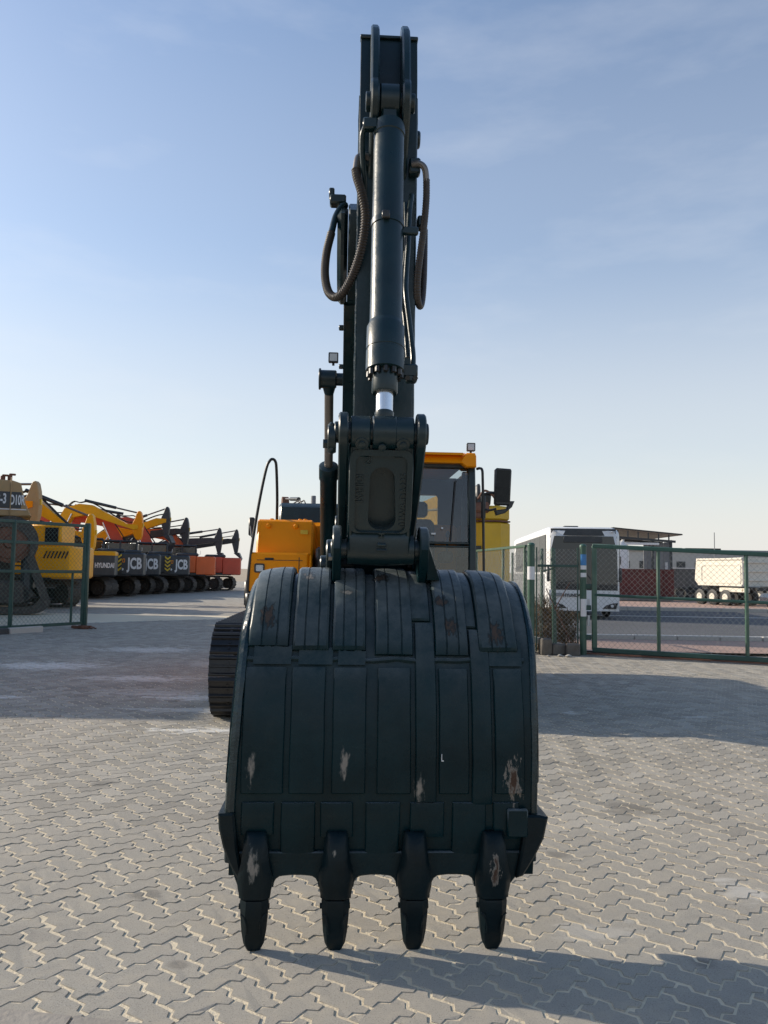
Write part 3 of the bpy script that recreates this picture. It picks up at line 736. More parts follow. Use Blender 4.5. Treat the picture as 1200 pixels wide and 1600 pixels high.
for x0, x1 in ((-.132, -.050), (.052, .134)):
    m = MB(); m.cyl(MK @ Vector((x0, 0, 0)), MK @ Vector((x1, 0, 0)), .071, 28, .004)
    m.box(((x0 + x1) / 2, 0, -.055), (x1 - x0, .09, .08), .006, MK); m.build('link_boss', M['navy'], link)
for x in (-.085, .088):
    m = MB(); m.lathe(MK @ Vector((x, -.050, -.030)), MK @ Vector((x, -.092, -.040)), [(0, .030), (.020, .028), (.022, .016), (.034, .016), (.036, .010)], 14); m.build('grease_fitting', M['navy'], link)
for (txt, x, z, sz, an, xs) in (('ISAHIDI', -.088, -.235, .046, 90, .80), ('01WB-DA225', .102, -.285, .045, 90, .92)):
    text(txt, sz, .004, MK @ Matrix.Translation((x, -.0365, z)) @ Matrix.Rotation(R(90), 4, 'X') @ Matrix.Rotation(R(an), 4, 'Z'), 'cast_lettering', M['navy'], link, bold=.0008, xs=xs)
m = MB(); m.frame(rr(-.072, -.040, -.128, -.096, .004), rr(-.068, -.044, -.124, -.100, .003), -.041, -.034, 'y', MK); m.build('cast_emblem', M['navy'], link)
text('X', .028, .003, MK @ Matrix.Translation((-.056, -.0365, -.113)) @ Matrix.Rotation(R(90), 4, 'X'), 'cast_lettering', M['navy'], link, bold=.0008)
text('H', .034, .004, MK @ Matrix.Translation((.012, -.050, -.440)) @ Matrix.Rotation(R(90), 4, 'X') @ Matrix.Rotation(R(90), 4, 'Z'), 'cast_lettering', M['navy'], link, bold=.001)
m = MB(); m.box((.012, -.062, -.478), (.040, .03, .014), .004, MK); m.box((.012, -.068, -.498), (.044, .03, .006), .002, MK); m.build('cast_mark', M['navy'], link)

# ---- guide links from the rod pin back to the stick
def banana(p, q, r0, r1, sag):
    p, q = Vector(p), Vector(q); d = (q - p); n2 = Vector((-d.y, d.x)).normalized(); al = math.degrees(math.atan2(d.y, d.x))
    o = arc(p.x, p.y, r0, al + 90, al + 270, 8)
    mid = (p + q) / 2 + n2 * sag
    o += [tuple(mid - n2 * .05)]
    o += arc(q.x, q.y, r1, al - 90, al + 90, 8) + [tuple(mid + n2 * .05)]
    return o
gl = banana((.085, 2.070), (.60, 1.69), .086, .085, -.05)
for x0, x1 in ((-.180, -.139), (.148, .187)):
    m = MB(); m.prism(gl, x0, x1, 'x', .006)
    g_ = m.build('guide_link', M['navy'], EX)
    m = MB(); xx = (x0 - .012, x0 + .004) if x0 < 0 else (x1 - .004, x1 + .012)
    m.cyl((xx[0], .60, 1.69), (xx[1], .60, 1.69), .06, 18, .004); m.build('pin_cap', M['navy'], g_)
m = MB(); m.cyl((-.198, .085, 2.07), (.200, .085, 2.07), .046, 20, .004); m.build('pin', M['navy'], link)
m = MB(); m.cyl((-.226, .10, 2.045), (-.190, .10, 2.045), .062, 18, .004); m.box((-.21, .10, 2.045), (.03, .08, .13), .01); m.build('pin_retainer', M['navy'], link)
m = MB(); m.cyl((-.245, .09, 2.02), (-.222, .09, 2.02), .020, 6); m.build('bolt', M['navy'], link)

# ---- stick
SX, SH = 0.032, 0.143
sf = [(.575, 1.62), (.585, 2.2), (.585, 3.30), (.57, 3.9), (.60, 4.185), (.85, 4.36), (1.15, 4.50), (1.30, 4.46), (1.33, 4.2), (1.20, 3.80), (1.22, 3.45), (1.12, 2.7), (.88, 1.75), (.80, 1.55)] + arc(.69, 1.51, .11, 20, -150, 8)
m = MB(); m.prism([(y, z) for y, z in sf], SX - SH + .014, SX + SH - .014, 'x', .006)
stick = m.build('stick', M['navy'], EX)
# face plate and corner flanges that stand proud of the box
m = MB(); m.prism([(.553, 2.0), (.571, 2.0), (.571, 3.30), (.556, 3.92), (.585, 4.155), (.575, 4.165), (.538, 3.92), (.553, 3.30)], SX - SH, SX + SH, 'x', .003); m.build('face_plate', M['navy'], stick)
for sx in (-1, 1):
    m = MB(); m.tube([(SX + sx * (SH - .004), .562, z) for z in np.linspace(2.0, 3.85, 30)], [.010 + .003 * noise.noise(Vector((z * 9, sx, 0))) for z in np.linspace(2.0, 3.85, 30)], 7); m.build('weld_bead', M['gloss'], stick)
m = MB(); m.box((SX, .585, 4.168), (2 * SH + .005, .05, .018), .004); m.build('end_plate', M['navy'], stick)
# cylinder ears near the top of the stick
earp = [(.57, 3.40), (.46, 3.50), (.36, 3.60)] + arc(.385, 3.715, .105, 235, 125, 7)[1:] + [(.34, 3.90), (.37, 4.02), (.43, 4.12), (.50, 4.185), (.57, 4.20), (.62, 4.15), (.60, 3.5)]
for x0, x1 in ((-.062, -.022), (.086, .126)):
    m = MB(); m.prism(earp, x0, x1, 'x', .008); m.build('cylinder_ear', M['navy'], stick)
m = MB(); m.cyl((-.085, .385, 3.715), (.150, .385, 3.715), .045, 20, .004); m.build('pin', M['navy'], stick)
m = MB(); m.cyl((SX + SH - .02, .75, 3.74), (SX + SH + .035, .75, 3.74), .045, 14, .006); m.build('pin_boss', M['navy'], stick)
m = MB(); m.cyl((SX - SH - .035, 1.05, 3.36), (SX + SH + .035, 1.05, 3.36), .09, 24, .006); m.build('boom_pin', M['navy'], stick)

# ---- bucket cylinder
P0, P1 = Vector((.029, .385, 3.715)), Vector((.012, .085, 2.070)); D = (P1 - P0).normalized(); CL = (P1 - P0).length
at = lambda t: P0 + D * t
m = MB(); m.lathe(at(.125), at(1.16), [(0, .055), (.004, .072), (.03, .0755), (.065, .0755), (.068, .071), (1.02, .0715), (1.035, .073)], 40)
bc = m.build('bucket_cylinder', M['navy'], EX, smooth=30)
m = MB(); m.lathe(at(1.155), at(1.40), [(0, .0725), (.012, .076), (.026, .083), (.13, .084), (.132, .0815), (.137, .0815), (.140, .084), (.232, .084), (.236, .076)], 40); m.build('gland', M['navy'], bc, smooth=30)
for k in range(12):
    an = 2 * math.pi * k / 12; x = Vector((1, 0, 0)); y = D.cross(x)
    c = at(1.392) + (x * math.cos(an) + y * math.sin(an)) * .069
    m = MB(); m.cyl(c, c + D * .024, .0115, 6); m.build('bolt', M['black'], bc)
m = MB(); m.lathe(at(1.38), at(1.50), [(0, .056), (.105, .056), (.112, .052)], 32); m.build('gland_neck', M['navy'], bc)
m = MB(); m.cyl(at(1.48), at(1.585), .0365, 28); m.build('chrome_rod', M['chrome'], bc)
m = MB(); m.lathe(at(1.575), at(CL - .02), [(0, .037), (.004, .041), (.03, .041), (.034, .039), (.05, .042), (CL - 1.60, .055)], 28); m.cyl(P1 - Vector((.049, 0, 0)), P1 + Vector((.051, 0, 0)), .074, 28, .004); m.build('rod_eye', M['navy'], bc)
m = MB(); m.lathe(MK @ Vector((.0, -.07, -.045)), MK @ Vector((.0, -.09, -.05)), [(0, .016), (.01, .016), (.012, .009)], 12); m.build('grease_fitting', M['navy'], bc)
m = MB(); m.cyl(P0 - Vector((.048, 0, 0)), P0 + Vector((.048, 0, 0)), .082, 28, .006); m.box((P0.x, P0.y - .01, P0.z - .09), (.088, .085, .13), .014); m.build('foot_eye', M['navy'], bc)
# hydraulic pipes and clamps on the cylinder
m = MB(); m.box((-.062, .34, 3.575), (.07, .05, .055), .008); m.build('port_block', M['navy'], bc)
m = MB(); m.tube(catmull([(-.085, .34, 3.565), (-.098, .36, 3.53), (-.094, .40, 3.44), (-.082, .45, 3.36), (-.080, .50, 3.30)], 6), .013, 10); m.build('pipe', M['navy'], bc)
m = MB(); m.tube(catmull([(.150, .50, 3.32), (.135, .42, 3.2), (.126, .36, 3.02), (.115, .32, 2.85), (.112, .28, 2.75), (.128, .25, 2.60), (.142, .22, 2.46), (.142, .20, 2.39)], 8), .0125, 10); m.build('pipe', M['navy'], bc)
m = MB(); m.tube(catmull([(.118, .46, 3.26), (.118, .38, 3.02), (.096, .32, 2.78), (.108, .27, 2.62), (.12, .23, 2.44)], 8), .010, 10); m.build('pipe', M['navy'], bc)
m = MB(); m.box((.125, .21, 2.37), (.075, .06, .06), .008); m.box((.135, .205, 2.335), (.05, .05, .03), .006); m.build('port_block', M['navy'], bc)
for x in (.115, .150):
    m = MB(); m.cyl((x, .175, 2.335), (x, .16, 2.33), .012, 6); m.build('bolt', M['black'], bc)
bnd = at(.665)
m = MB(); m.lathe(at(.650), at(.680), [(0, .0725), (.001, .0755), (.029, .0755), (.03, .0725)], 32); m.box((bnd.x + .10, bnd.y + .01, bnd.z - .02), (.085, .028, .035), .005); m.build('clamp_band', M['navy'], bc)
m = MB(); m.box((bnd.x - .012, bnd.y - .085, bnd.z + .012), (.035, .022, .035), .004); m.build('clamp_bolt', M['black'], bc)

# ---- hoses
def ribbed(pts, r, name, mat, parent, pitch=.013, k=0.16):
    P = catmull(pts, 14); Q = [P[0]]; acc = 0
    for a, c in zip(P, P[1:]):
        d = (c - a).length; t = pitch / 4 - acc
        while t < d: Q.append(a + (c - a) * (t / d)); t += pitch / 4
        acc = d - (t - pitch / 4)
    rad = [r * (1 + k * (1 if (i % 4) in (0, 1) else -.6)) for i in range(len(Q))]
    m = MB(); m.tube(Q, rad, 10); return m.build(name, mat, parent, smooth=60)
h = ribbed([(-.125, .44, 3.405), (-.118, .43, 3.36), (-.095, .42, 3.28), (-.075, .43, 3.17), (-.090, .48, 3.04), (-.130, .56, 2.93), (-.175, .62, 2.865), (-.215, .68, 2.86), (-.252, .74, 2.91), (-.272, .80, 3.02), (-.268, .86, 3.16), (-.245, .92, 3.30)], .0195, 'hose', M['hose'], EX)
m = MB(); m.tube(catmull([(-.060, .50, 3.500), (-.085, .49, 3.502), (-.115, .46, 3.475), (-.126, .44, 3.40)], 6), .017, 10); m.build('hose_fitting', M['rod'], h)
m = MB(); m.tube(catmull([(-.245, .92, 3.30), (-.225, .95, 3.40), (-.195, .98, 3.47), (-.17, 1.0, 3.49)], 6), .018, 10); m.build('hose_fitting', M['navy'], h)
m = MB(); m.box((-.075, .53, 3.50), (.05, .06, .075), .008); m.build('hose_block', M['navy'], h)
h = ribbed([(.222, .50, 3.40), (.222, .50, 3.30), (.212, .50, 3.16), (.196, .51, 3.02), (.186, .53, 2.90), (.192, .56, 2.82), (.208, .60, 2.80), (.224, .66, 2.86), (.236, .72, 2.98), (.244, .78, 3.14), (.250, .84, 3.30)], .0165, 'hose', M['hose'], EX, k=.05)
m = MB(); m.tube(catmull([(.150, .50, 3.475), (.185, .49, 3.475), (.212, .49, 3.45), (.222, .50, 3.39)], 6), .0155, 10); m.build('hose_fitting', M['rod'], h)
m = MB(); m.box((.165, .53, 3.475), (.055, .06, .08), .008); m.build('hose_block', M['navy'], h)
m = MB(); m.box((.235, .86, 3.34), (.05, .08, .06), .008); m.box((.235, .80, 3.20), (.03, .03, .10), .006); m.build('hose_block', M['navy'], h)
m = MB(); m.box((-.215, 1.02, 3.52), (.09, .08, .05), .008); m.box((-.25, 1.02, 3.56), (.03, .06, .05), .006); m.build('hose_block', M['navy'], h)

# ---- boom
BC = 0.0
under = [(.90, 3.32), (1.0, 3.17), (1.6, 3.14), (2.4, 3.20), (3.4, 3.02), (4.2, 2.62), (5.2, 1.98), (5.85, 1.60)]
top_ = [(6.15, 1.62), (6.30, 1.82), (6.20, 2.05), (5.4, 2.75), (4.6, 3.50), (3.9, 3.98), (3.2, 4.08), (2.4, 3.95), (1.4, 3.58), (1.0, 3.50), (.90, 3.42)]
m = MB(); m.prism(under + top_, BC - .155, BC + .155, 'x', .008)
boom = m.build('boom', M['navy'], EX)
m = MB()
ub = under[2:]
m.prism([(y, z - .012) for y, z in ub] + [(y, z + .012) for y, z in ub][::-1], BC - .175, BC + .175, 'x', .003); m.build('bottom_flange', M['navy'], boom)
m = MB(); m.prism([(1.0, 3.49), (.90, 3.40), (.98, 3.20), (1.2, 3.13), (1.55, 3.12), (1.8, 3.20), (1.8, 3.5), (1.5, 3.60)], BC - .215, BC - .157, 'x', .02); m.build('nose_casting', M['navy'], boom)
m = MB(); m.prism([(1.0, 3.49), (.90, 3.40), (.98, 3.20), (1.2, 3.13), (1.55, 3.12), (1.8, 3.20), (1.8, 3.5), (1.5, 3.60)], BC + .157, BC + .215, 'x', .02); m.build('nose_casting', M['navy'], boom)
for y, z in ((2.3, 3.20), (3.0, 3.10), (3.75, 2.85), (4.4, 2.48), (5.0, 2.12)):
    m = MB(); m.box((BC - .190, y, z), (.035, .05, .03), .005); m.build('bolt', M['navy'], boom)
m = MB(); m.tube(catmull([(BC - .12, 1.5, 3.63), (BC - .12, 2.5, 4.0), (BC - .12, 3.3, 4.12), (BC - .12, 4.2, 3.9), (BC - .12, 5.9, 2.4)], 8), .02, 8); m.tube(catmull([(BC - .06, 1.5, 3.63), (BC - .06, 2.5, 4.0), (BC - .06, 3.3, 4.12), (BC - .06, 4.2, 3.9), (BC - .06, 5.9, 2.4)], 8), .02, 8); m.build('boom_pipes', M['navy'], boom)
m = MB(); m.cyl((.05, 3.9, 4.20), (.05, 2.4, 4.28), .075, 20); ac = m.build('arm_cylinder', M['navy'], EX)
m = MB(); m.cyl((.05, 2.42, 4.28), (.05, 1.25, 4.38), .04, 16); m.build('rod', M['chrome'], ac)
m = MB(); m.prism([(3.7, 3.9), (4.0, 3.9), (3.95, 4.28), (3.82, 4.28)], -.02, .12, 'x', .01); m.build('cylinder_bracket', M['navy'], ac)
m = MB()
# boom cylinders
for sx in (-1, 1):
    xc = -.305 if sx < 0 else .305
    a, c = Vector((xc, 4.1, 3.26)), Vector((xc - .012 * sx * 0, 6.05, 1.18)); d = (c - a).normalized()
    m = MB(); l0 = .99; m.lathe(a + d * l0, c, [(0, .085), (.01, .098), (.16, .098), (.175, .088), ((c - a).length - l0, .085)], 24); cy = m.build('boom_cylinder', M['navy'], EX)
    m = MB(); m.cyl(a + d * .08, a + d * (l0 + .02), .043, 20); m.build('rod', M['rod'], cy)
    m = MB(); m.cyl((xc - .085, a.y, a.z), (xc + .07, a.y, a.z), .085, 22, .01); m.cyl((xc - .095, a.y, a.z), (xc - .075, a.y, a.z), .1, 22, .004); m.cyl((xc + .05 * -sx, a.y, a.z), (-sx * -.10 + 0, a.y, a.z), .06, 16); m.lathe(a + d * .05, a + d * .16, [(0, .07), (.10, .046)], 20); m.build('rod_eye', M['navy'], cy)
    m = MB(); m.cyl((xc - .07, c.y, c.z), (xc + .07, c.y, c.z), .1, 22, .01); m.build('foot_eye', M['navy'], cy)

def worklight(parent, x, y, z, s, name='work_light'):
    m = MB(); m.box((x, y + s * .25, z), (s, s * .55, s), s * .08); m.frame(rr(x - s / 2, x + s / 2, z - s / 2, z + s / 2, s * .1), rr(x - s * .38, x + s * .38, z - s * .38, z + s * .38, s * .06), y - s * .06, y, 'y'); lt = m.build(name, M['black'], parent)
    m = MB(); m.box((x, y - .004, z), (s * .75, .006, s * .75), 0); m.build('lens', M['lamp'], lt, smooth=0)
    m = MB(); m.box((x, y + s * .3, z - s * .62), (s * .25, s * .2, s * .3), 0.003); m.build('lamp_bracket', M['black'], lt)
    return lt
worklight(boom, -.268, 4.05, 3.455, .092)

# ---- undercarriage
def track_path(yf, yr, r, n=14):
    pts = [(yr - (yr - yf) * 0, 0)]
    # closed loop in (y, z): front idler centre (yf, r), rear sprocket (yr, r)
    o = []
    L0 = yr - yf; per = 2 * L0 + 2 * math.pi * r; cnt = 48; st = per / cnt
    for k in range(cnt):
        s = k * st
        if s < L0: p = (yr - s, 0.0); t = (-1, 0)
        elif s < L0 + math.pi * r:
            a = (s - L0) / r; p = (yf - r * math.sin(a), r - r * math.cos(a)); t = (-math.cos(a), math.sin(a))
        elif s < 2 * L0 + math.pi * r: p = (yf + (s - L0 - math.pi * r), 2 * r); t = (1, 0)
        else:
            a = (s - 2 * L0 - math.pi * r) / r; p = (yr + r * math.sin(a), r + r * math.cos(a)); t = (math.cos(a), -math.sin(a))
        o.append((p, t))
    return o, st
TP, TST = track_path(5.02, 8.55, .435)
sh = MB(); l = TST
prof_s = [(-l / 2 + .004, .000), (-l / 2 + .004, .018), (-l / 2 + .018, .034), (-l / 2 + .028, .034), (-l / 2 + .042, .014), (-.012, .013), (-.007, .031), (.007, .031), (.012, .013), (l / 2 - .042, .014), (l / 2 - .030, .034), (l / 2 - .018, .034), (l / 2 + .004, .012), (l / 2 + .004, -.006)]
sh.prism(prof_s, -.30, .30, 'x')
for x in (-.12, .12):
    for t in (-.03, .03): sh.box((x, t, .016), (.022, .022, .014))
shoe_me = sh.mesh('track_shoe', smooth=0)
shoe_me.materials.append(M['track'])
for sx in (-1, 1):
    xc = sx * 1.11
    m = MB(); m.prism([(4.95, .33), (5.2, .25), (8.3, .25), (8.6, .35), (8.5, .56), (8.1, .64), (5.4, .64), (5.0, .56)], xc - .16, xc + .16, 'x', .02)
    tf = m.build('track', M['track'], EX)
    for (y, z), (ty, tz) in TP:
        o = bpy.data.objects.new('track_shoe', shoe_me); col.objects.link(o); o.parent = tf
        # shoe frame: local y along travel, local z outward
        nz = Vector((0, -tz, ty)) * -1                                   # outward normal
        nz = Vector((0, tz * -1, ty)); 
        cen_y, cen_z = (5.02 + 8.55) / 2, .435
        if nz.y * (y - min(max(y, 5.02), 8.55)) + nz.z * (z - .435) < 0: nz = -nz
        ydir = nz.cross(Vector((1, 0, 0)))
        mt = Matrix((Vector((1, 0, 0)), ydir, nz)).transposed().to_4x4(); mt.translation = (xc, y, z + .036)
        o.matrix_local = mt
    m = MB(); m.cyl((xc - .05, 5.02, .47), (xc + .05, 5.02, .47), .36, 28, .02); m.build('idler', M['track'], tf)
    m = MB(); m.cyl((xc - .05, 8.55, .47), (xc + .05, 8.55, .47), .36, 28, .02); m.build('sprocket', M['track'], tf)
    for y in np.linspace(5.6, 8.0, 7):
        m = MB(); m.cyl((xc - .13, y, .17), (xc + .13, y, .17), .11, 18, .02); m.build('roller', M['track'], tf)
m = MB(); m.box((.07, 6.8, .62), (1.9, 1.4, .42), .06); m.cyl((.07, 6.8, .80), (.07, 6.8, 1.02), .62, 32); m.build('car_body', M['track'], EX)

# ---- upper structure
m = MB(); m.box((.07, 7.55, 1.12), (2.62, 3.3, .22), .03); plat = m.build('platform', M['black'], EX)
m = MB(); m.prism([(8.9, 1.1), (9.55, 1.2), (9.75, 1.5), (9.7, 2.1), (8.9, 2.12)], -1.27, 1.41, 'x', .05); m.build('counterweight', M['orange'], EX)
m = MB(); m.box((.07, 8.05, 1.66), (2.60, 1.7, .88), .05); m.build('engine_housing', M['orange'], EX)
m = MB(); m.prism([(7.25, 2.10), (7.28, 2.30), (7.36, 2.36), (8.75, 2.36), (8.85, 2.11)], -.99, .33, 'x', .03); m.build('engine_hood', M['navy'], EX)
m = MB(); m.cyl((-.57, 8.1, 2.33), (-.57, 8.1, 2.53), .035, 14, .006); m.build('exhaust_pipe', M['grey'], EX)
m = MB(); m.box((-.18, 6.6, 1.45), (.56, 1.1, .6), .03); m.box((.20, 6.3, 1.5), (.2, .8, .75), .02); m.build('centre_frame', M['black'], EX)
# toolbox and fuel tank on the machine's right
m = MB(); m.prism([(6.02, 1.12), (6.02, 1.66), (6.10, 1.66), (6.22, 2.045), (6.26, 2.07), (7.2, 2.07), (7.2, 1.12)], -1.155, -.495, 'x', .022)
tb = m.build('toolbox', M['orange'], EX)
m = MB(); m.prism([(-1.232, 1.10), (-1.232, 1.40), (-1.205, 1.672), (-.53, 1.672), (-.53, 1.10)], 5.93, 6.07, 'y', .022); m.build('toolbox_step', M['orange'], tb)
m = MB(); m.box((-.512, 6.0, 1.39), (.026, .13, .52), .01); m.build('toolbox_rail', M['orange'], tb)
for x in (-1.02, -.70):
    m = MB(); m.cyl((x, 6.235, 1.995), (x, 6.17, 1.99), .028, 16, .008); m.build('bolt', M['orange'], tb)
m = MB(); m.box((-.98, 5.926, 1.60), (.10, .012, .022), .004); m.build('latch', M['black'], tb)
m = MB(); m.box((-.64, 5.928, 1.42), (.008, .006, .40), 0); m.build('panel_gap', M['black'], tb)
m = MB(); m.box((-.86, 5.9275, 1.585), (.52, .006, .006), 0); m.build('panel_gap', M['black'], tb)
m = MB(); m.box((-.60, 6.155, 1.92), (.09, .006, .05), .002, Matrix.Rotation(0, 4, 'X')); m.build('warning_label', M['gold'], tb)
for x in (-1.0, -.66, -.6):
    m = MB(); m.box((x, 6.4, 2.075), (.05, .06, .03), .008); m.build('lug', M['orange'], tb)
m = MB(); m.frame(rr(-1.145, -1.03, 1.44, 1.545, .02), rr(-1.130, -1.045, 1.455, 1.53, .015), 5.915, 5.935, 'y'); hl = m.build('headlight', M['black'], tb)
m = MB(); m.box((-1.0875, 5.926, 1.492), (.086, .01, .076), .003); m.build('lens', M['lamp'], hl)
m = MB(); m.tube(catmull([(-1.215, 5.93, 1.10), (-1.212, 5.93, 1.40), (-1.175, 5.95, 1.80), (-1.11, 5.97, 2.28), (-1.045, 5.98, 2.64), (-1.005, 5.98, 2.735), (-.975, 6.0, 2.755), (-.948, 6.02, 2.735), (-.935, 6.05, 2.66), (-.930, 6.2, 2.35), (-.938, 6.35, 2.06)], 7), .0165, 10); m.build('handrail', M['black'], EX)
m = MB(); m.tube([(-1.19, 6.0, 1.85), (-1.23, 6.2, 1.98)], .012, 8); m.box((-1.225, 6.25, 1.98), (.07, .05, .22), .015); m.build('mirror', M['black'], EX)
m = MB(); m.box((-1.24, 6.15, 1.2), (.06, .2, .3), .02); m.build('step_bracket', M['black'], EX)

# ---- cab
cx0, cx1, cy0, cy1 = .43, 1.395, 5.90, 7.62
m = MB(); m.box(((cx0 + cx1) / 2, (cy0 + cy1) / 2, 1.24), (cx1 - cx0, cy1 - cy0, .10), .01)
m.prism([(cy1, 1.2), (cy1, 2.62), (cy1 - .06, 2.62), (cy1 - .06, 1.2)], cx0, cx0 + .13, 'x'); m.prism([(cy1, 1.2), (cy1, 2.62), (cy1 - .06, 2.62), (cy1 - .06, 1.2)], cx1 - .20, cx1, 'x')
m.box(((cx0 + cx1) / 2, cy1 - .03, 1.62), (cx1 - cx0 - .32, .06, .85), 0); m.box(((cx0 + cx1) / 2, cy1 - .03, 2.64), (cx1 - cx0, .06, .24), 0)
cab = m.build('cab', M['charcoal'], EX)
for x0, x1 in ((cx0, cx0 + .07), (cx1 - .085, cx1)):
    m = MB(); m.prism([(5.87, 1.22), (5.90, 1.95), (6.0, 2.74), (6.10, 2.74), (6.0, 1.95), (5.97, 1.22)], x0, x1, 'x', .014); m.build('pillar', M['navy'], cab)
m = MB(); m.box((cx1 - .02, 6.75, 2.0), (.05, .07, 1.5), .01); m.box((cx1 - .02, 7.55, 2.0), (.05, .1, 1.5), .01); m.box((cx1 - .02, 6.75, 1.45), (.05, 1.6, .45), .01); m.box((cx0 + .02, 6.8, 1.5), (.05, 1.7, .5), .01); m.box((cx0 + .02, 7.5, 2.1), (.05, .12, 1.2), .01); m.build('cab_side', M['navy'], cab)
m = MB(); m.box(((cx0 + cx1) / 2, 5.935, 1.815), (cx1 - cx0 - .12, .035, .030), .006); m.box(((cx0 + cx1) / 2, 5.925, 1.775), (cx1 - cx0 - .12, .03, .022), .005); m.build('window_bar', M['navy'], cab)
m = MB(); m.box(((cx0 + cx1) / 2, 6.035, 2.73), (cx1 - cx0 - .10, .08, .06), .01); m.build('window_header', M['charcoal'], cab)
m = MB(); m.prism([(5.945, 1.83), (6.035, 2.71), (6.041, 2.71), (5.951, 1.83)], cx0 + .06, cx1 - .07, 'x'); m.build('windscreen', M['glass'], cab, smooth=0)
m = MB(); m.prism([(5.915, 1.25), (5.932, 1.77), (5.938, 1.77), (5.921, 1.25)], cx0 + .06, cx1 - .07, 'x'); m.build('lower_window', M['glass'], cab, smooth=0)
m = MB(); m.frame(rr(cx0 + .02, cx1 - .195, 2.0, 2.58, .01), rr(cx0 + .13, cx1 - .255, 2.055, 2.52, .05), 7.5, 7.56, 'y'); m.build('rear_window_frame', M['charcoal'], cab)
m = MB(); m.box((1.372, 6.36, 2.2), (.006, .72, 1.05)); m.box((1.372, 7.15, 2.2), (.006, .70, 1.05)); m.build('side_window', M['tint'], cab, smooth=0)
m = MB(); m.box((.452, 6.7, 2.25), (.006, 1.4, .95)); m.build('side_window', M['tint'], cab, smooth=0)
m = MB(); m.box((.835, 7.545, 2.29), (.62, .006, .5)); m.build('rear_window', M['glass'], cab, smooth=0)
m = MB(); m.prism([(5.88, 2.745), (5.94, 2.84), (6.05, 2.885), (7.5, 2.885), (7.64, 2.80), (7.64, 2.745)], cx0 - .02, cx1 - .10, 'x', .015); rf = m.build('cab_roof', M['orange'], cab)
m = MB(); m.prism([(1.20, 2.755), (1.24, 2.83), (1.275, 2.865), (1.37, 2.865), (1.385, 2.83), (1.388, 2.70), (1.27, 2.70)], 5.875, 6.3, 'y', .012); m.build('roof_corner', M['orange'], cab)
m = MB(); m.prism([(5.86, 2.835), (5.88, 2.865), (6.3, 2.90), (6.3, 2.875)], cx0, cx1 - .16, 'x', .004); m.build('visor', M['orange'], cab)
worklight(cab, 1.335, 5.95, 2.945, .098)
# seat, seen through the glass
m = MB(); m.prism([(6.95, 1.55), (6.92, 1.75), (7.02, 2.10), (7.08, 2.16), (7.18, 2.14), (7.12, 1.7), (7.12, 1.5)], .60, 1.04, 'x', .05); st_ = m.build('seat', M['seat'], cab)
m = MB(); m.box((.82, 7.10, 2.285), (.27, .09, .21), .04); m.build('headrest', M['seat'], st_)
m = MB(); m.box((.82, 6.75, 1.56), (.48, .5, .14), .05); m.box((.82, 6.8, 1.40), (.3, .35, .22), .02); m.build('seat_cushion', M['seat'], st_)
for x in (.52, 1.12):
    m = MB(); m.box((x, 6.55, 1.66), (.14, .45, .14), .03); m.tube([(x, 6.4, 1.72), (x, 6.34, 1.9)], .014, 8); m.box((x, 6.33, 1.93), (.05, .05, .09), .02); m.build('console', M['charcoal'], cab)
m = MB(); m.tube([(1.10, 5.93, 1.84), (1.16, 5.99, 2.55)], .010, 6); m.build('wiper', M['black'], cab)
m = MB(); m.box((.90, 5.925, 1.92), (.05, .004, .02)); m.box((1.0, 5.922, 1.985), (.02, .004, .02)); m.build('window_sticker', M['sticker'], cab, smooth=0)
m = MB(); m.tube(catmull([(1.40, 5.93, 2.685), (1.43, 5.90, 2.69), (1.455, 5.88, 2.665), (1.462, 5.88, 2.55), (1.470, 5.88, 2.2), (1.480, 5.88, 1.6), (1.487, 5.88, 1.15)], 7), .0155, 10); m.build('handrail', M['black'], cab)
# mirror on its bracket
m = MB(); m.prism([(1.585, 2.275), (1.590, 2.665), (1.610, 2.685), (1.772, 2.677), (1.782, 2.655), (1.765, 2.275), (1.745, 2.255), (1.60, 2.255)], 5.78, 5.86, 'y', .014); mr_ = m.build('mirror', M['black'], EX)
m = MB(); m.prism([(1.602, 2.29), (1.607, 2.66), (1.762, 2.655), (1.748, 2.29)], 5.775, 5.782, 'y'); m.build('mirror_glass', M['mirror'], mr_, smooth=0)
m = MB(); m.tube(catmull([(1.475, 5.90, 2.35), (1.50, 5.88, 2.39), (1.55, 5.86, 2.40), (1.60, 5.85, 2.40)], 6), .013, 8); m.tube(catmull([(1.475, 5.90, 2.22), (1.54, 5.88, 2.20), (1.62, 5.86, 2.22)], 6), .013, 8); m.build('mirror_arm', M['black'], mr_)
m = MB(); m.box((1.475, 5.9, 2.25), (.05, .05, .30), .012); m.prism([(1.60, 2.20), (1.62, 2.14), (1.72, 2.17), (1.80, 2.24), (1.83, 2.31), (1.76, 2.31), (1.74, 2.22)], 5.84, 5.92, 'y', .01); m.build('mirror_bracket', M['charcoal'], mr_)

# ------------------------------------------------------------------ gates, fences and the corner by the right gate
def rail(mb, a, b, r, n=10): mb.cyl(a, b, r, n)

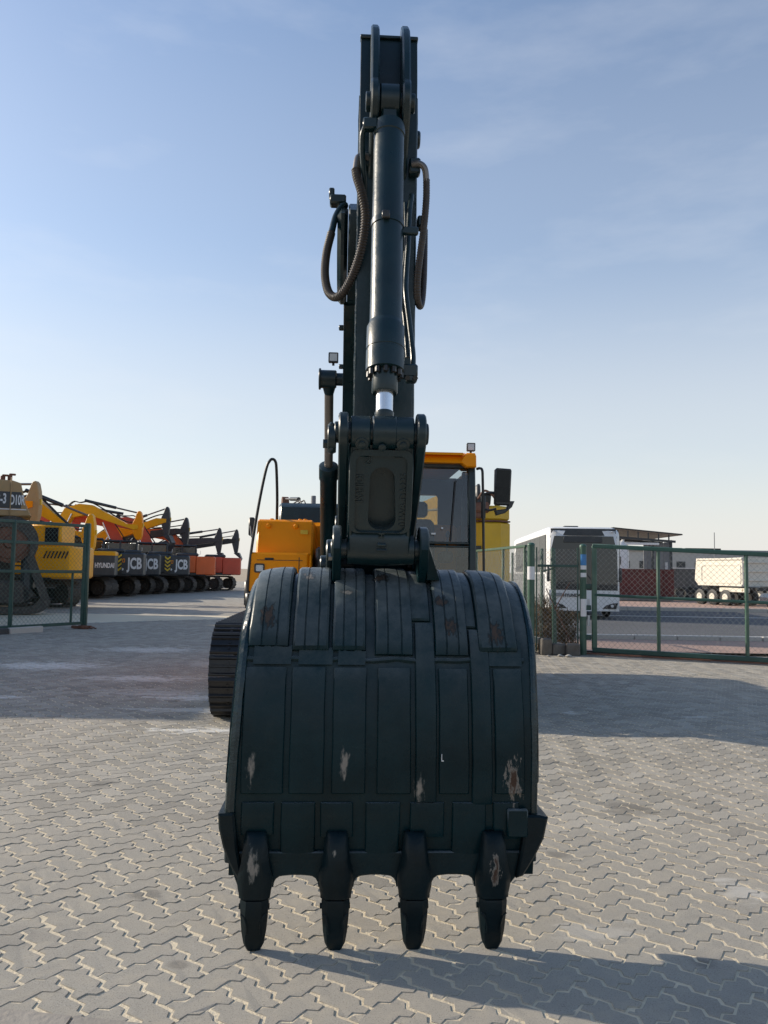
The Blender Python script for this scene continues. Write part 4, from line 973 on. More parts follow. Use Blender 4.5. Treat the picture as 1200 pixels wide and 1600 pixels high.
# left gate: tall leaf that runs away from the camera
g0, g1 = Vector((-10.13, 14.0, 0)), Vector((-7.10, 19.15, 0))
gu = (g1 - g0).normalized(); GL = (g1 - g0).length; GZ0, GZ1 = .10, 2.46
lg = thing('gate', 'tall dark green chain-link gate at the left in front of the parked machines', 'gate', (0, 0, 0))
for z, nme in ((GZ0 + .03, 'bottom_rail'), (1.34, 'middle_rail'), (1.98, 'upper_rail'), (GZ1 - .03, 'top_rail')):
    m = MB(); m.bar(g0 + Vector((0, 0, z)), g1 + Vector((0, 0, z)), .07 if nme != 'upper_rail' else .045, .07, .008); m.build('rail', M['green_dark'], lg)
for s in (0.04, 1.35, 2.7, 4.05, GL - .04):
    p = g0 + gu * s; m = MB(); m.bar(p + Vector((0, 0, GZ0)), p + Vector((0, 0, GZ1)), .075, .075, .008); m.build('upright', M['green_dark'], lg)
p = g0 + gu * (GL - .36); m = MB(); m.bar(p + Vector((0, 0, GZ0)), p + Vector((0, 0, 1.34)), .045, .045, .006); m.build('upright', M['green_dark'], lg)
m = MB(); chainlink(m, g0, g1, GZ0, GZ0, GZ1, GZ1, .105, .0028); m.build('chain_link', M['wire'], lg, smooth=0, recalc=False)
m = MB(); q = g1 + gu * .02; m.bar(q + Vector((0, 0, 0)), q + Vector((0, 0, 2.5)), .12, .12, .015)
tag(m.build('gate_post', M['green_dark']), 'dark green square post at the free end of the tall left gate', 'post')
for k, (ox, oy, s) in enumerate(((.22, -.12, .12), (.36, -.05, .09), (.15, .12, .10), (.42, .12, .07), (.05, -.28, .08))):
    pass
rb = MB()
for k in range(26):
    a_ = rnd.uniform(0, 6.28); d_ = rnd.uniform(0, .32); s = rnd.uniform(.03, .10)
    rb.box((q.x + .05 + d_ * math.cos(a_), q.y - .1 + d_ * .6 * math.sin(a_), s * .4), (s * 1.4, s, s * .8), s * .2, None)
tag(rb.build('rubble', M['rust'], jitter=.02), 'small heap of reddish brick rubble at the foot of the left gate post', None, kind='stuff')
# painted kerb stones below the left gate
kx = [(-9.55, -8.72, 'white'), (-8.70, -8.13, 'white'), (-8.10, -7.58, 'charcoal'), (-7.55, -7.20, 'concrete')]
for i, (s0, s1, mt_) in enumerate(((0.3, 1.5, 'charcoal'), (1.52, 2.72, 'white'), (2.74, 3.9, 'charcoal'), (3.92, 4.75, 'kerb'))):
    m = MB(); off = Vector((gu.y, -gu.x, 0)) * .14
    m.bar(g0 + gu * s0 + off + Vector((0, 0, .055)), g0 + gu * s1 + off + Vector((0, 0, .055)), .13, .15, .02)
    o = m.build('kerb_stone', M[mt_]); tag(o, ('black painted kerb stone mostly out of frame under the left gate', 'white painted kerb stone under the left gate by the frame edge', 'black painted kerb stone under the middle of the left gate', 'unpainted pale kerb stone under the end of the left gate')[i], 'kerb stone', 'kerb stones under the left gate')

# right gate
r0, r1 = Vector((3.86, 14.78, 0)), Vector((9.3, 12.30, 0)); ru = (r1 - r0).normalized(); RL = (r1 - r0).length
def zt(s): return 2.0 - .050 * s
def zb(s): return .10 - .006 * s
rg = thing('gate', 'long low green chain-link gate at the right in front of the street', 'gate', (0, 0, 0))
V3 = lambda p, z: Vector((p.x, p.y, z))
for fa, fb, wdt in ((zt, zt, .075), (zb, zb, .085), (lambda s: 1.10 - .02 * s, lambda s: 1.10 - .02 * s, .05)):
    m = MB(); m.bar(V3(r0, fa(0)), V3(r1, fa(RL)), wdt, wdt, .01); m.build('rail', M['green_dark'] if wdt < .08 else M['green_dark'], rg)
for s in (0.03, 1.15, 2.58, 4.0, RL - .03):
    p = r0 + ru * s; m = MB(); m.bar(V3(p, zb(s)), V3(p, zt(s)), .055 if s > .1 else .09, .055, .008); m.build('upright', M['green'], rg)
m = MB(); chainlink(m, r0, r1, zb(0), zb(RL), zt(0), zt(RL), .098, .0024); m.build('chain_link', M['wire_grey'], rg, smooth=0, recalc=False)
m = MB(); m.bar(V3(r0 - ru * .10, .03), V3(r1, .03), .10, .03, .004, up=(0, 0, 1)); tag(m.build('gate_rail', M['rust']), 'low rusty track rail on the ground under the right gate', 'rail')

def round_post(p, h, r, label, mat='green'):
    t = thing('post', label, 'post', (p[0], p[1], 0))
    m = MB(); m.cyl((0, 0, -.05), (0, 0, h), r, 20, .0); m.build('shaft', M[mat], t)
    m = MB(); m.lathe((0, 0, h - .012), (0, 0, h + .05), [(0, r + .006), (.02, r + .006), (.045, r * .8), (.055, r * .3)], 20); m.build('cap', M[mat], t)
    return t
pl_ = round_post((2.73, 14.8), 2.0, .066, 'round green post with a white label beside the bucket')
m = MB(); m.cyl((0, 0, 1.36), (0, 0, 1.60), .0675, 20); m.build('white_label', M['sticker'], pl_)
pr_ = round_post((3.70, 14.84), 1.99, .062, 'round green gate post with a blue and white sticker')
for z0, z1, mt_ in ((1.64, 1.84, 'blue'), (1.56, 1.635, 'sticker'), (1.42, 1.50, 'sticker'), (.70, 1.02, 'sticker')):
    m = MB(); ring = [[(.0635 * math.cos(R(a)), .0635 * math.sin(R(a)), z) for a in range(-150, -29, 12)] for z in (z0, z1)]
    n_ = len(ring[0]); m.add(ring[0] + ring[1], [(k, k + 1, n_ + k + 1, n_ + k) for k in range(n_ - 1)]); m.build('sticker', M[mt_], pr_, recalc=False)
for z in (.32, .86, 1.25):
    m = MB(); m.box((.09, -.02, z), (.10, .05, .09), .01); m.build('hinge', M['green_dark'], pr_)
m = MB(); m.box((.105, .01, .62), (.045, .02, .20), .004); m.box((.105, .01, .95), (.045, .02, .14), .004); m.build('hinge_plate', M['sticker'], pr_)

# fence leaf that runs back beside the yard
f0, f1 = Vector((2.66, 14.95, 0)), Vector((2.20, 18.9, 0)); fu = (f1 - f0).normalized(); FL = (f1 - f0).length
ff = thing('fence', 'green framed chain-link fence panel running back from the labelled post', 'fence', (0, 0, 0))
for z in (.12, 1.98):
    m = MB(); m.bar(V3(f0, z), V3(f1, z), .05, .05, .006); m.build('rail', M['green'], ff)
for s in (.06, 1.6, FL - .03):
    p = f0 + fu * s; m = MB(); m.bar(V3(p, .05), V3(p, 1.98), .05, .05, .006); m.build('upright', M['green'], ff)
m = MB(); chainlink(m, f0, f1, .1, .1, 1.98, 1.98, .085, .0026); m.build('chain_link', M['wire_grey'], ff, smooth=0, recalc=False)
# short panel between the two round posts
s0, s1 = Vector((2.86, 14.84, 0)), Vector((3.60, 14.84, 0))
sf_ = thing('fence', 'short green chain-link fence panel between the two round posts', 'fence', (0, 0, 0))
for z in (1.62,):
    m = MB(); m.bar(V3(s0, z), V3(s1, z), .045, .045, .006); m.build('rail', M['green_dark'], sf_)
for x in (2.84, 3.60):
    m = MB(); m.bar((x, 14.84, .05), (x, 14.84, 1.96), .022, .022); m.build('upright', M['green_dark'], sf_)
m = MB(); m.bar((3.20, 14.95, 0), (3.17, 14.95, 1.95), .075, .05, .006); m.build('upright', M['green'], sf_)
for a, c in (((3.02, 14.86, 1.2), (3.52, 14.86, .14)), ((3.18, 14.86, .82), (3.46, 14.86, 1.32))):
    m = MB(); m.bar(a, c, .016, .016); m.build('brace', M['rust'], sf_)
m = MB(); m.bar((2.96, 14.9, 1.52), (3.17, 14.9, 1.57), .045, .03, .006); m.build('brace', M['green'], sf_)
m = MB(); chainlink(m, (2.86, 14.84), (3.60, 14.84), .1, .1, 1.93, 1.93, .085, .0022); m.build('chain_link', M['wire_grey'], sf_, smooth=0, recalc=False)
m = MB(); chainlink(m, (3.02, 15.2), (3.06, 18.9), .1, .1, 1.93, 1.93, .085, .0026)
b2 = thing('fence', 'weathered chain-link fence running back behind the short panel', 'fence', (0, 0, 0)); m.build('chain_link', M['wire_grey'], b2, smooth=0, recalc=False)
for y in (15.3, 17.0, 18.8):
    m = MB(); m.bar((3.03, y, 0), (3.03, y, 1.95), .05, .05, .006); m.build('upright', M['green'], b2)
# broken blocks, kerb edge and dry shrub in the corner
m = MB(); m.bar((2.62, 15.02, .30), (3.62, 14.96, .06), .10, .12, .012); tag(m.build('kerb_stone', M['kerb'], jitter=.01), 'tilted pale kerb stone lying across the fence corner', 'kerb stone')
for i, (c, d, rz_, lab) in enumerate((((2.98, 14.72, .15), (.20, .2, .30), .1, 'grey concrete block standing at the foot of the fence corner'),
                                     ((3.48, 14.70, .10), (.24, .2, .22), -.2, 'brown grey concrete block beside the stickered post'),
                                     ((3.22, 14.78, .10), (.30, .2, .20), .3, 'dark soil covered block between two concrete blocks'))):
    m = MB(); m.box((0, 0, 0), d, .02); o = m.build('concrete_block', M['block'], jitter=.02); o.location = c; o.rotation_euler = (0.04, .03, rz_); tag(o, lab, 'block', 'blocks at the fence corner')
for i, (x, y, s, lab) in enumerate(((3.19, 14.45, .045, 'pale stone with a dark side lying before the fence corner'), (3.32, 14.36, .055, 'largest pale stone lying before the fence corner'), (2.98, 14.42, .03, 'tiny pale stone nearest the bucket side of the fence corner'))):
    m = MB(); m.lathe((0, 0, 0), (0, 0, s), [(0, s * .5), (s * .3, s * .9), (s * .7, s * .7), (s, s * .2)], 7); o = m.build('stone', M['stone'], jitter=.02); o.location = (x, y, -.004); o.scale = (1.4, 1, 1); tag(o, lab, 'stone', 'stones at the fence corner')
sh_ = MB(); rs_ = random.Random(5)
for k in range(4200):
    x = rs_.uniform(2.75, 3.75); y = rs_.uniform(15.1, 16.4); top = 1.0 if x < 3.3 else .8
    z = rs_.uniform(0.02, top) * (1 - .3 * abs(x - 3.2)); a = rs_.uniform(0, 6.28); t = rs_.uniform(-.2, 1.2); l = rs_.uniform(.06, .18)
    d = Vector((math.cos(a) * math.cos(t), math.sin(a) * math.cos(t), math.sin(t))) * l; w_ = Vector((-math.sin(a), math.cos(a), .2)) * rs_.uniform(.004, .013); p = Vector((x, y, z))
    sh_.add([p - w_, p + w_, p + d + w_ * .3, p + d - w_ * .3], [(0, 1, 2, 3)])
for k in range(60):
    x = rs_.uniform(2.8, 3.7); y = rs_.uniform(15.2, 16.3); sh_.tube([(x, y, -.05), (x + rs_.uniform(-.08, .08), y, .3), (x + rs_.uniform(-.2, .2), y + rs_.uniform(-.1, .1), rs_.uniform(.45, .85))], [.008, .006, .003], 4)
tag(sh_.build('dry_shrub', M['shrub'], smooth=0, recalc=False), 'brown dried shrub growing behind the fence corner', 'shrub')

# ------------------------------------------------------------------ yard machines
def yard_track(mb, xc, L_=4.3, r=.46, w_=.6):
    pts = []
    for k in range(14): a = R(90 + 180 * k / 13); pts.append((-L_ / 2 + r + r * math.cos(a), r + r * math.sin(a)))
    for k in range(14): a = R(-90 + 180 * k / 13); pts.append((L_ / 2 - r + r * math.cos(a), r + r * math.sin(a)))
    inn = [(y * (1 - .06 / abs(y)) if abs(y) > .1 else y, .06 + (z) * (2 * r - .12) / (2 * r)) for y, z in pts]
    mb.frame(pts, inn, xc - w_ / 2, xc + w_ / 2, 'x')
    # shoes
    n = 46; per = 2 * (L_ - 2 * r) + 2 * math.pi * r
    for k in range(n):
        s = per * k / n; S = L_ - 2 * r
        if s < S: p = (S / 2 - s, 0); t = Vector((0, -1))
        elif s < S + math.pi * r: a = (s - S) / r; p = (-S / 2 - r * math.sin(a), r - r * math.cos(a)); t = Vector((-math.sin(a), -math.cos(a)))
        elif s < 2 * S + math.pi * r: p = (-S / 2 + s - S - math.pi * r, 2 * r); t = Vector((0, 1))
        else: a = (s - 2 * S - math.pi * r) / r; p = (S / 2 + r * math.sin(a), r + r * math.cos(a)); t = Vector((math.sin(a), math.cos(a)))
        c = Vector((xc, p[0], p[1])); nz = Vector((0, t.x, t.y)); yd = nz.cross(Vector((1, 0, 0)))
        mt = Matrix((Vector((1, 0, 0)), yd, nz)).transposed().to_4x4(); mt.translation = c
        mb.box((0, 0, .005), (w_ + .01, .125, .02), 0, mt); mb.box((0, .03, .025), (w_ + .01, .025, .03), 0, mt)

_tm = MB(); yard_track(_tm, 0); TRK = _tm.mesh('track', smooth=0, recalc=False); TRK.materials.append(M['dirty_track'])
_wm = MB()
_wm.lathe((-.26, 0, .46), (.26, 0, .46), [(0, .14), (.02, .16), (.04, .16), (.04, .31), (.07, .34), (.45, .34), (.48, .31), (.48, .16), (.5, .16), (.52, .14)], 22)
WHL = _wm.mesh('idler'); WHL.materials.append(M['dirty_track'])
_rm = MB()
_rm.prism([(-1.6, .30), (1.6, .30), (1.7, .46), (1.5, .66), (-1.5, .66), (-1.7, .46)], -.18, .18, 'x', .03)
for y in (-1.2, -.8, -.4, 0, .4, .8, 1.2): _rm.cyl((-.24, y, .19), (.24, y, .19), .10, 14, .01)
RFR = _rm.mesh('track_frame'); RFR.materials.append(M['black'])

def yard_excavator(label, loc, rz, body, tail, boom_c, stick_c, group, word=None, word_c='white', hazard=False, knee=(2.7, 4.05), tip=(5.5, 4.25), down=-2.0, stripe=None, house_slew=R(-26), bucket=True):
    """+Y is forward, the cab sits on the left (-X), the counterweight is at the back"""
    t = thing('excavator', label, 'excavator', loc, rz, group)
    for sx in (-1, 1):
        tr = link_mesh('track', TRK, None, t); tr.location = (sx * 1.15 * math.cos(house_slew), sx * 1.15 * math.sin(house_slew), 0); tr.rotation_euler = (0, 0, house_slew)
        i = link_mesh('idler', WHL, None, tr); i.location = (0, -1.69, 0); i = link_mesh('idler', WHL, None, tr); i.location = (0, 1.69, 0); f = link_mesh('track_frame', RFR, None, tr)
    m = MB(); m.box((0, 0, .70), (1.8, 1.6, .42), .05); m.cyl((0, 0, .88), (0, 0, 1.02), .6, 24); m.build('car_body', M['black'], t)
    m = MB(); m.box((0, -.15, 1.08), (2.6, 3.9, .16), .02); m.build('platform', M['black'], t)
    # counterweight with rounded rear corners
    cwp = [(-1.33, -1.55), (-1.33, -2.52), (-1.25, -2.66), (-1.05, -2.74), (0, -2.80), (1.05, -2.74), (1.25, -2.66), (1.33, -2.52), (1.33, -1.55)]
    m = MB(); m.prism(cwp, 1.02, 2.14, 'z', .07); cw = m.build('counterweight', M[tail], t, smooth=30)
    m = MB(); m.box((0, -.60, 1.66), (2.62, 1.88, 1.02), .05); hs_ = m.build('engine_housing', M[body], t)
    m = MB(); m.box((.1, -1.1, 2.24), (1.9, 1.3, .20), .07); m.build('engine_hood', M['charcoal'], t)
    if stripe:
        m = MB(); m.prism(cwp, 1.90, 2.145, 'z', .06); s_ = m.build('top_band', M[stripe], cw, smooth=30); s_.scale = (1.004, 1.002, 1)
    for z in (1.45, 1.58, 1.71, 1.84):
        m = MB(); m.box((-1.315, -.75, z), (.025, .75, .05), .005); m.build('louvre', M['black'], hs_)
    # cab
    m = MB(); m.box((-.80, 1.05, 1.42), (1.0, 1.75, .60), .05); m.box((-.80, .18, 2.15), (.98, .10, 1.0), .02); m.box((-.80, 1.02, 2.86), (1.02, 1.75, .12), .05)
    for x in (-1.27, -.33):
        for y in (.18, 1.05, 1.88): m.box((x, y, 2.25), (.07, .08, 1.2), .01)
    cb = m.build('cab', M[body] if body in ('yellow', 'orange') else M['charcoal'], t)
    for c_, d_ in (((-1.285, .62, 2.25), (.012, .76, 1.0)), ((-1.285, 1.46, 2.25), (.012, .74, 1.0)), ((-.8, 1.90, 2.2), (.86, .012, 1.1)), ((-.80, .12, 2.35), (.7, .012, .6))):
        m = MB(); m.box(c_, d_); m.build('window', M['dark_glass'], cb, smooth=0)
    m = MB(); m.box((-.80, .75, 2.1), (.5, .15, .8), .05); m.build('seat', M['seat'], cb)
    m = MB(); m.tube([(-1.2, .1, 2.2), (-1.42, -.1, 2.35), (-1.42, -.1, 2.55)], .012, 6); m.build('handrail', M['white'], t)
    # boom, from its foot up to the knee and out to the tip
    ky, kz = knee; ty, tz = tip
    un = [(.35, 1.65), (1.4, 2.75), (ky - .35, kz - .48), (ky + .5, kz - .32), (ty - .1, tz - .17)]
    up_ = [(ty + .12, tz - .10), (ty + .12, tz + .12), (ty - .5, tz + .16), (ky + .7, kz + .22), (ky, kz + .28), (ky - .8, kz + .02), (.9, 2.95), (.25, 2.15), (.05, 1.85)]
    m = MB(); m.prism(un + up_, .02, .42, 'x', .015); bm_ = m.build('boom', M[boom_c], t)
    m = MB()
    for x in (.12, .30): m.tube(catmull([(x, .6, 2.72), (x, ky - .6, kz + .22), (x, ky, kz + .36), (x, ky + .7, kz + .33), (x, ty - .6, tz + .30), (x, ty + .2, tz + .45)], 5), .03, 6)
    m.build('hydraulic_hoses', M['rubber'], bm_)
    for x in (-.05, .49):
        m = MB(); a, c = Vector((x, .95, 1.45)), Vector((x, ky - .35, kz - .28)); d = (c - a)
        m.cyl(a, a + d * .62, .085, 14); cyl_ = m.build('boom_cylinder', M['charcoal'], t); m = MB(); m.cyl(a + d * .6, c, .045, 12); m.build('rod', M['chrome'], cyl_)
    # stick: the tail ear stands above the boom tip
    m = MB(); m.prism([(ty - .24, tz + .0), (ty - .20, tz + .20), (ty - .08, tz + .45), (ty + .0, tz + .72), (ty + .07, tz + .86), (ty + .16, tz + .89), (ty + .24, tz + .80), (ty + .31, tz + .50), (ty + .35, tz + .0), (ty + .32, tz - .45), (ty + .24, tz + down), (ty + .04, tz + down), (ty - .10, tz - .5)], .06, .38, 'x', .02); stk = m.build('stick', M[stick_c], t)
    m = MB(); m.box((.22, ty + .36, tz + .1), (.12, .05, .22), .01); m.build('marker_plate', M['gold'], stk)
    m = MB(); a, c = Vector((.22, ky + .25, kz + .48)), Vector((.22, ty + .06, tz + .78)); d = c - a
    m.cyl(a, a + d * .58, .085, 14); ac_ = m.build('arm_cylinder', M['charcoal'], t); m = MB(); m.cyl(a + d * .56, c, .045, 12); m.build('rod', M['rod'], ac_)
    # bucket hangs under the stick
    by, bz = ty + .1, tz + down
    if bucket: m = MB(); m.prism([(by - .1, bz + .05), (by + .3, bz + .1), (by + .5, bz - .35), (by + .25, bz - .85), (by - .4, bz - .95), (by - .85, bz - .6), (by - .78, bz - .55), (by - .35, bz - .80), (by + .15, bz - .72), (by + .36, bz - .33)], -.35, .79, 'x', .02); m.build('bucket', M['charcoal'], t)
    # lettering on the left flank of the counterweight
    def flank(y, z): return Matrix.Translation((-1.334, y, z)) @ Matrix.Rotation(R(90), 4, 'X') @ Matrix.Rotation(R(-90), 4, 'Y')
    if word == 'HYUNDAI':
        text('HYUNDAI', .30, .004, flank(-2.24, 1.50), 'lettering', M[word_c], cw, bold=.012, xs=.62)
        text('C', .20, .004, flank(-1.22, 1.50), 'lettering', M[word_c], hs_, bold=.006)
        m = MB(); m.box((-1.338, -.85, 1.26), (.01, .62, .11)); m.build('reflector', M['red_lens'], hs_, smooth=0); m = MB(); m.box((-1.336, -.9, 1.17), (.008, .95, .04)); m.build('trim_strip', M['sticker'], hs_, smooth=0)
    elif word == 'JCB':
        text('JCB', .74, .004, flank(-2.26, 1.60), 'lettering', M[word_c], cw, bold=.026, xs=.58)
        m = MB(); m.frame(rr(-.06, .06, -.09, .09, .01), rr(-.035, .035, -.06, .06, .008), 0, .006, 'y', Matrix.Translation((-1.334, -1.74, 1.76)) @ Matrix.Rotation(R(-90), 4, 'Z')); m.build('emblem', M['orange'], cw)
        m = MB(); m.cyl((-1.332, -1.70, 1.34), (-1.338, -1.70, 1.34), .06, 14); m.build('round_sticker', M['sticker'], cw)
    if hazard:
        yb = -1.50
        m = MB(); m.box((-1.33, yb, 1.58), (.03, .36, .92), .003); hz_ = m.build('hazard_panel', M['black'], hs_)
        for k in range(4):
            z = 1.26 + k * .21; m = MB()
            m.add([(-1.347, yb - .15, z + .10), (-1.347, yb, z - .02), (-1.347, yb + .15, z + .10), (-1.347, yb + .15, z + .20), (-1.347, yb, z + .08), (-1.347, yb - .15, z + .20)], [(0, 1, 4, 5), (1, 2, 3, 4)]); m.build('chevron', M['gold'], hz_, smooth=0, recalc=False)
    return t

RZ = R(108)
GRP = 'excavators parked in a row behind the left gate'
mx_ = yard_excavator('yellow excavator with black louvres parked right behind the tall left gate', (-13.45, 28.6, 0), R(92), 'yellow', 'yellow', 'orange', 'orange', GRP, knee=(1.6, 3.0), tip=(2.7, 2.5), down=-1.0)
m = MB(); m.box((-.62, -1.85, 2.5), (1.36, 1.05, .76), .06); cp_ = m.build('cabin_panel', M['yellow'], mx_)
m = MB(); m.box((-1.306, -2.05, 2.52), (.014, .46, .50), .01); m.build('window', M['dark_glass'], cp_)
for k in range(7):
    m = MB(); y = -2.55 + k * .12; m.bar((-1.335, y, 1.72), (-1.335, y - .10, 1.96), .02, .045); m.build('louvre', M['black'], mx_)
yard_excavator('yellow and black excavator with a brand name in white on its flank', (-15.02, 36.5, 0), RZ, 'charcoal', 'charcoal', 'yellow', 'yellow', GRP, 'HYUNDAI', stripe='yellow', knee=(2.5, 3.3), tip=(5.2, 2.9), down=-.9)
yard_excavator('black excavator with yellow chevrons, parked just right of the yellow and black one', (-14.65, 39.7, 0), RZ - R(1.5), 'charcoal', 'charcoal', 'yellow', 'yellow', GRP, 'JCB', hazard=True, knee=(2.5, 3.3), tip=(5.2, 2.9), down=-.9)
yard_excavator('black excavator with white letters squeezed between two others in the row', (-14.7, 42.6, 0), RZ, 'charcoal', 'charcoal', 'yellow', 'yellow', GRP, 'JCB', knee=(2.4, 3.2), tip=(5.0, 2.8), down=-.9)
yard_excavator('black excavator with chevrons parked beside the orange red machines', (-13.88, 45.6, 0), RZ, 'charcoal', 'charcoal', 'red', 'red', GRP, 'JCB', hazard=True, knee=(2.4, 4.2), tip=(5.0, 4.1))
yard_excavator('bright orange red excavator in the middle of the far part of the row', (-13.13, 48.8, 0), RZ + R(3), 'redorange', 'redorange', 'red', 'red', GRP, knee=(2.4, 4.15), tip=(5.2, 4.2))
yard_excavator('dull red excavator at the far end of the parked row', (-12.25, 53.0, 0), RZ - R(3), 'red', 'red', 'redorange', 'black', GRP, knee=(2.4, 3.7), tip=(5.0, 4.0))
GRB = 'excavators of the second row whose dark booms rise behind'
for x, y, k_, tp_, bc_, sc_, lab in ((-18.9, 30.5, (2.6, 4.0), (5.6, 3.75), 'orange', 'tan', 'excavator behind the row with a tan stick ear just right of the bulldozer hood'),
                                (-19.3, 33.4, (4.1, 4.1), (7.0, 2.75), 'yellow', 'yellow', 'excavator whose long yellow boom slopes down right behind the tall gate'),
                                (-19.4, 44.3, (2.6, 4.6), (5.75, 3.65), 'yellow', 'orange', 'excavator behind the row with a big yellow boom and an orange stick'),
                                (-19.3, 50.0, (2.6, 3.6), (5.6, 4.35), 'yellow', 'charcoal', 'excavator behind the row, its dark stick ear highest against the sky'),
                                (-18.6, 52.6, (2.6, 3.6), (5.5, 3.85), 'charcoal', 'charcoal', 'excavator behind the row with a black boom and lower stick ear'),
                                (-17.4, 57.0, (2.6, 3.3), (5.5, 3.45), 'charcoal', 'charcoal', 'excavator behind the red machines with a long black boom'),
                                (-16.9, 61.0, (2.6, 3.3), (5.5, 3.55), 'black', 'charcoal', 'farthest excavator with a black boom, near the main machine\'s orange box')):
    yard_excavator(lab, (x, y, 0), R(-88 + rnd.uniform(-4, 4)), 'yellow' if bc_ in ('yellow', 'orange') else 'redorange', 'charcoal', bc_, sc_, GRB, knee=k_, tip=tp_, down=-1.0 if y > 46 else -.7, bucket=y > 46)
# machines partly seen behind the main excavator
gc_ = thing('machine_cabin', 'orange yellow machine cabin seen through the rear window of the main cab', 'cabin', (1.44, 19.4, 0), R(35))
m = MB(); m.prism([(0, 0.5), (1.5, 0.5), (1.5, 3.05), (.9, 3.22), (0, 3.40)], 0, 1.25, 'x', .03); m.build('housing', M['yellow'], gc_)
m = MB(); m.box((-.012, .75, 2.35), (.03, .5, .7), .01); m.build('side_panel', M['grey'], gc_)
m = MB(); m.box((-.012, .75, 3.0), (.03, 1.3, .05), .01); m.build('roof_seam', M['tan'], gc_)
m = MB(); m.box((.62, .75, .3), (1.2, 1.4, .6), .03); m.build('base', M['black'], gc_)
yard_excavator('yellow excavator peeping over the orange toolbox of the main machine', (-2.9, 31.5, 0), R(20), 'yellow', 'yellow', 'tan', 'rust', None, knee=(2.6, 4.0), tip=(5.3, 3.9))

# bulldozer at the left edge, behind the gate
dz = thing('bulldozer', 'huge tan bulldozer with white model letters on a black band at the left edge', 'bulldozer', (-13.85, 24.5, 0), R(25))
m = MB(); m.prism([(-3.2, 2.95), (2.36, 2.95), (2.75, 2.98), (2.58, 3.35), (2.42, 3.98), (2.2, 4.05), (-3.2, 4.28)], -1.2, 1.2, 'y', .03); hd = m.build('hood', M['tan'], dz)
m = MB(); m.box((-.4, -1.212, 3.45), (5.7, .02, .50), .003); m.build('name_band', M['charcoal'], hd)
m = MB(); m.box((-.35, -1.215, 3.165), (5.9, .02, .035), .003); m.build('trim_strip', M['sticker'], hd)
m = MB(); m.box((2.15, -1.22, 3.55), (.03, .04, 1.2), .008); m.build('door_seam', M['tan'], hd)
text('D10R', .42, .005, Matrix.Translation((2.34, -1.226, 3.44)) @ Matrix.Rotation(R(90), 4, 'X'), 'lettering', M['sticker'], hd, bold=.012, xs=.42)
text('3-3', .42, .005, Matrix.Translation((1.90, -1.226, 3.47)) @ Matrix.Rotation(R(90), 4, 'X'), 'lettering', M['sticker'], hd, bold=.012, xs=.50)
m = MB(); m.box((-.3, 0, 2.72), (5.6, 2.2, .45), .05); m.build('body', M['charcoal'], dz)
m = MB(); m.box((-.3, .3, 1.7), (5.2, 1.6, 1.7), .1); m.build('transmission', M['black'], dz)
for x, z in ((2.05, 4.06), (2.25, 4.1)):
    m = MB(); m.cyl((x - .15, -.3, z + .02), (x - .15, -.3, z + .20), .07, 10); m.box((x - .08, -.3, z + .22), (.2, .12, .06), .02); m.build('exhaust_cap', M['rust'], hd)
m = MB()
tri = arc(2.2, 2.15, .78, -30, 140, 12) + arc(-2.9, .62, .58, 140, 270, 10) + arc(2.9, .55, .52, 270, 340, 8)
inn = [(2.0 + (x - 1.2) * .84 - .75, 1.1 + (z - 1.1) * .82) for x, z in tri]
m.frame(tri, inn, -1.9, -1.25, 'y'); tk = m.build('track', M['dirty_track'], dz)
m = MB(); m.lathe((2.2, -1.30, 2.15), (2.2, -1.95, 2.15), [(0, .62), (.5, .62), (.52, .5), (.56, .48), (.58, .2), (.66, .16)], 28); m.build('sprocket', M['rust'], dz)
m = MB(); m.prism([(-3, .35), (2.6, .30), (3.0, .55), (2.6, 1.0), (-2.6, 1.05), (-3.1, .7)], -1.75, -1.4, 'y', .05); m.build('track_frame', M['dirty_track'], dz)
m = MB(); m.box((2.7, -1.3, 1.3), (.35, .9, 1.9), .1); m.build('ripper_frame', M['charcoal'], dz)

# mustard tank with grimy fittings, right of the cab
tk_ = thing('tank', 'tall mustard yellow tank with a dark strap seen over the fence right of the cab', 'tank', (2.62, 20.35, 0), R(8))
oc = [(-.52, -.20), (-.20, -.50), (.22, -.52), (.52, -.30), (.52, .30), (.25, .5), (-.25, .5), (-.52, .25)]
m = MB(); m.prism(oc, 0, 2.72, 'z', .03); m.build('shell', M['mustard'], tk_, smooth=30)
m = MB(); m.prism([(x * 1.02, y * 1.02) for x, y in oc], 2.735, 2.775, 'z', .006); m.build('strap', M['rust'], tk_)
m = MB(); m.prism([(x * .97, y * .97) for x, y in oc], 2.77, 3.14, 'z', .05); m.build('upper_shell', M['mustard'], tk_, smooth=30)
for (x, y, z, d) in ((-.28, -.45, 3.08, (.40, .25, .26)), (-.10, -.3, 3.3, (.22, .2, .34)), (.2, -.25, 3.25, (.14, .14, .22)), (-.32, -.35, 3.42, (.14, .14, .5)), (.02, -.4, 3.45, (.3, .12, .10)), (-.36, -.50, 2.88, (.24, .1, .16))):
    m = MB(); m.box((x, y, z), d, .04); m.build('fitting', M['rust'] if z < 3.2 else M['charcoal'], tk_, jitter=.03)
m = MB(); m.tube(catmull([(-.35, -.45, 3.3), (-.2, -.55, 3.5), (.05, -.5, 3.35), (.15, -.4, 3.15)], 6), .03, 8); m.build('pipe', M['rust'], tk_)
m = MB(); m.box((-.33, -.46, 2.06), (.14, .06, .14), .01); m.build('access_plate', M['black'], tk_)

# ------------------------------------------------------------------ the bus
bs = thing('bus', 'white coach with a big dark windscreen standing on the street behind the gate', 'bus', (6.85, 27.3, -.06), R(-3.7))
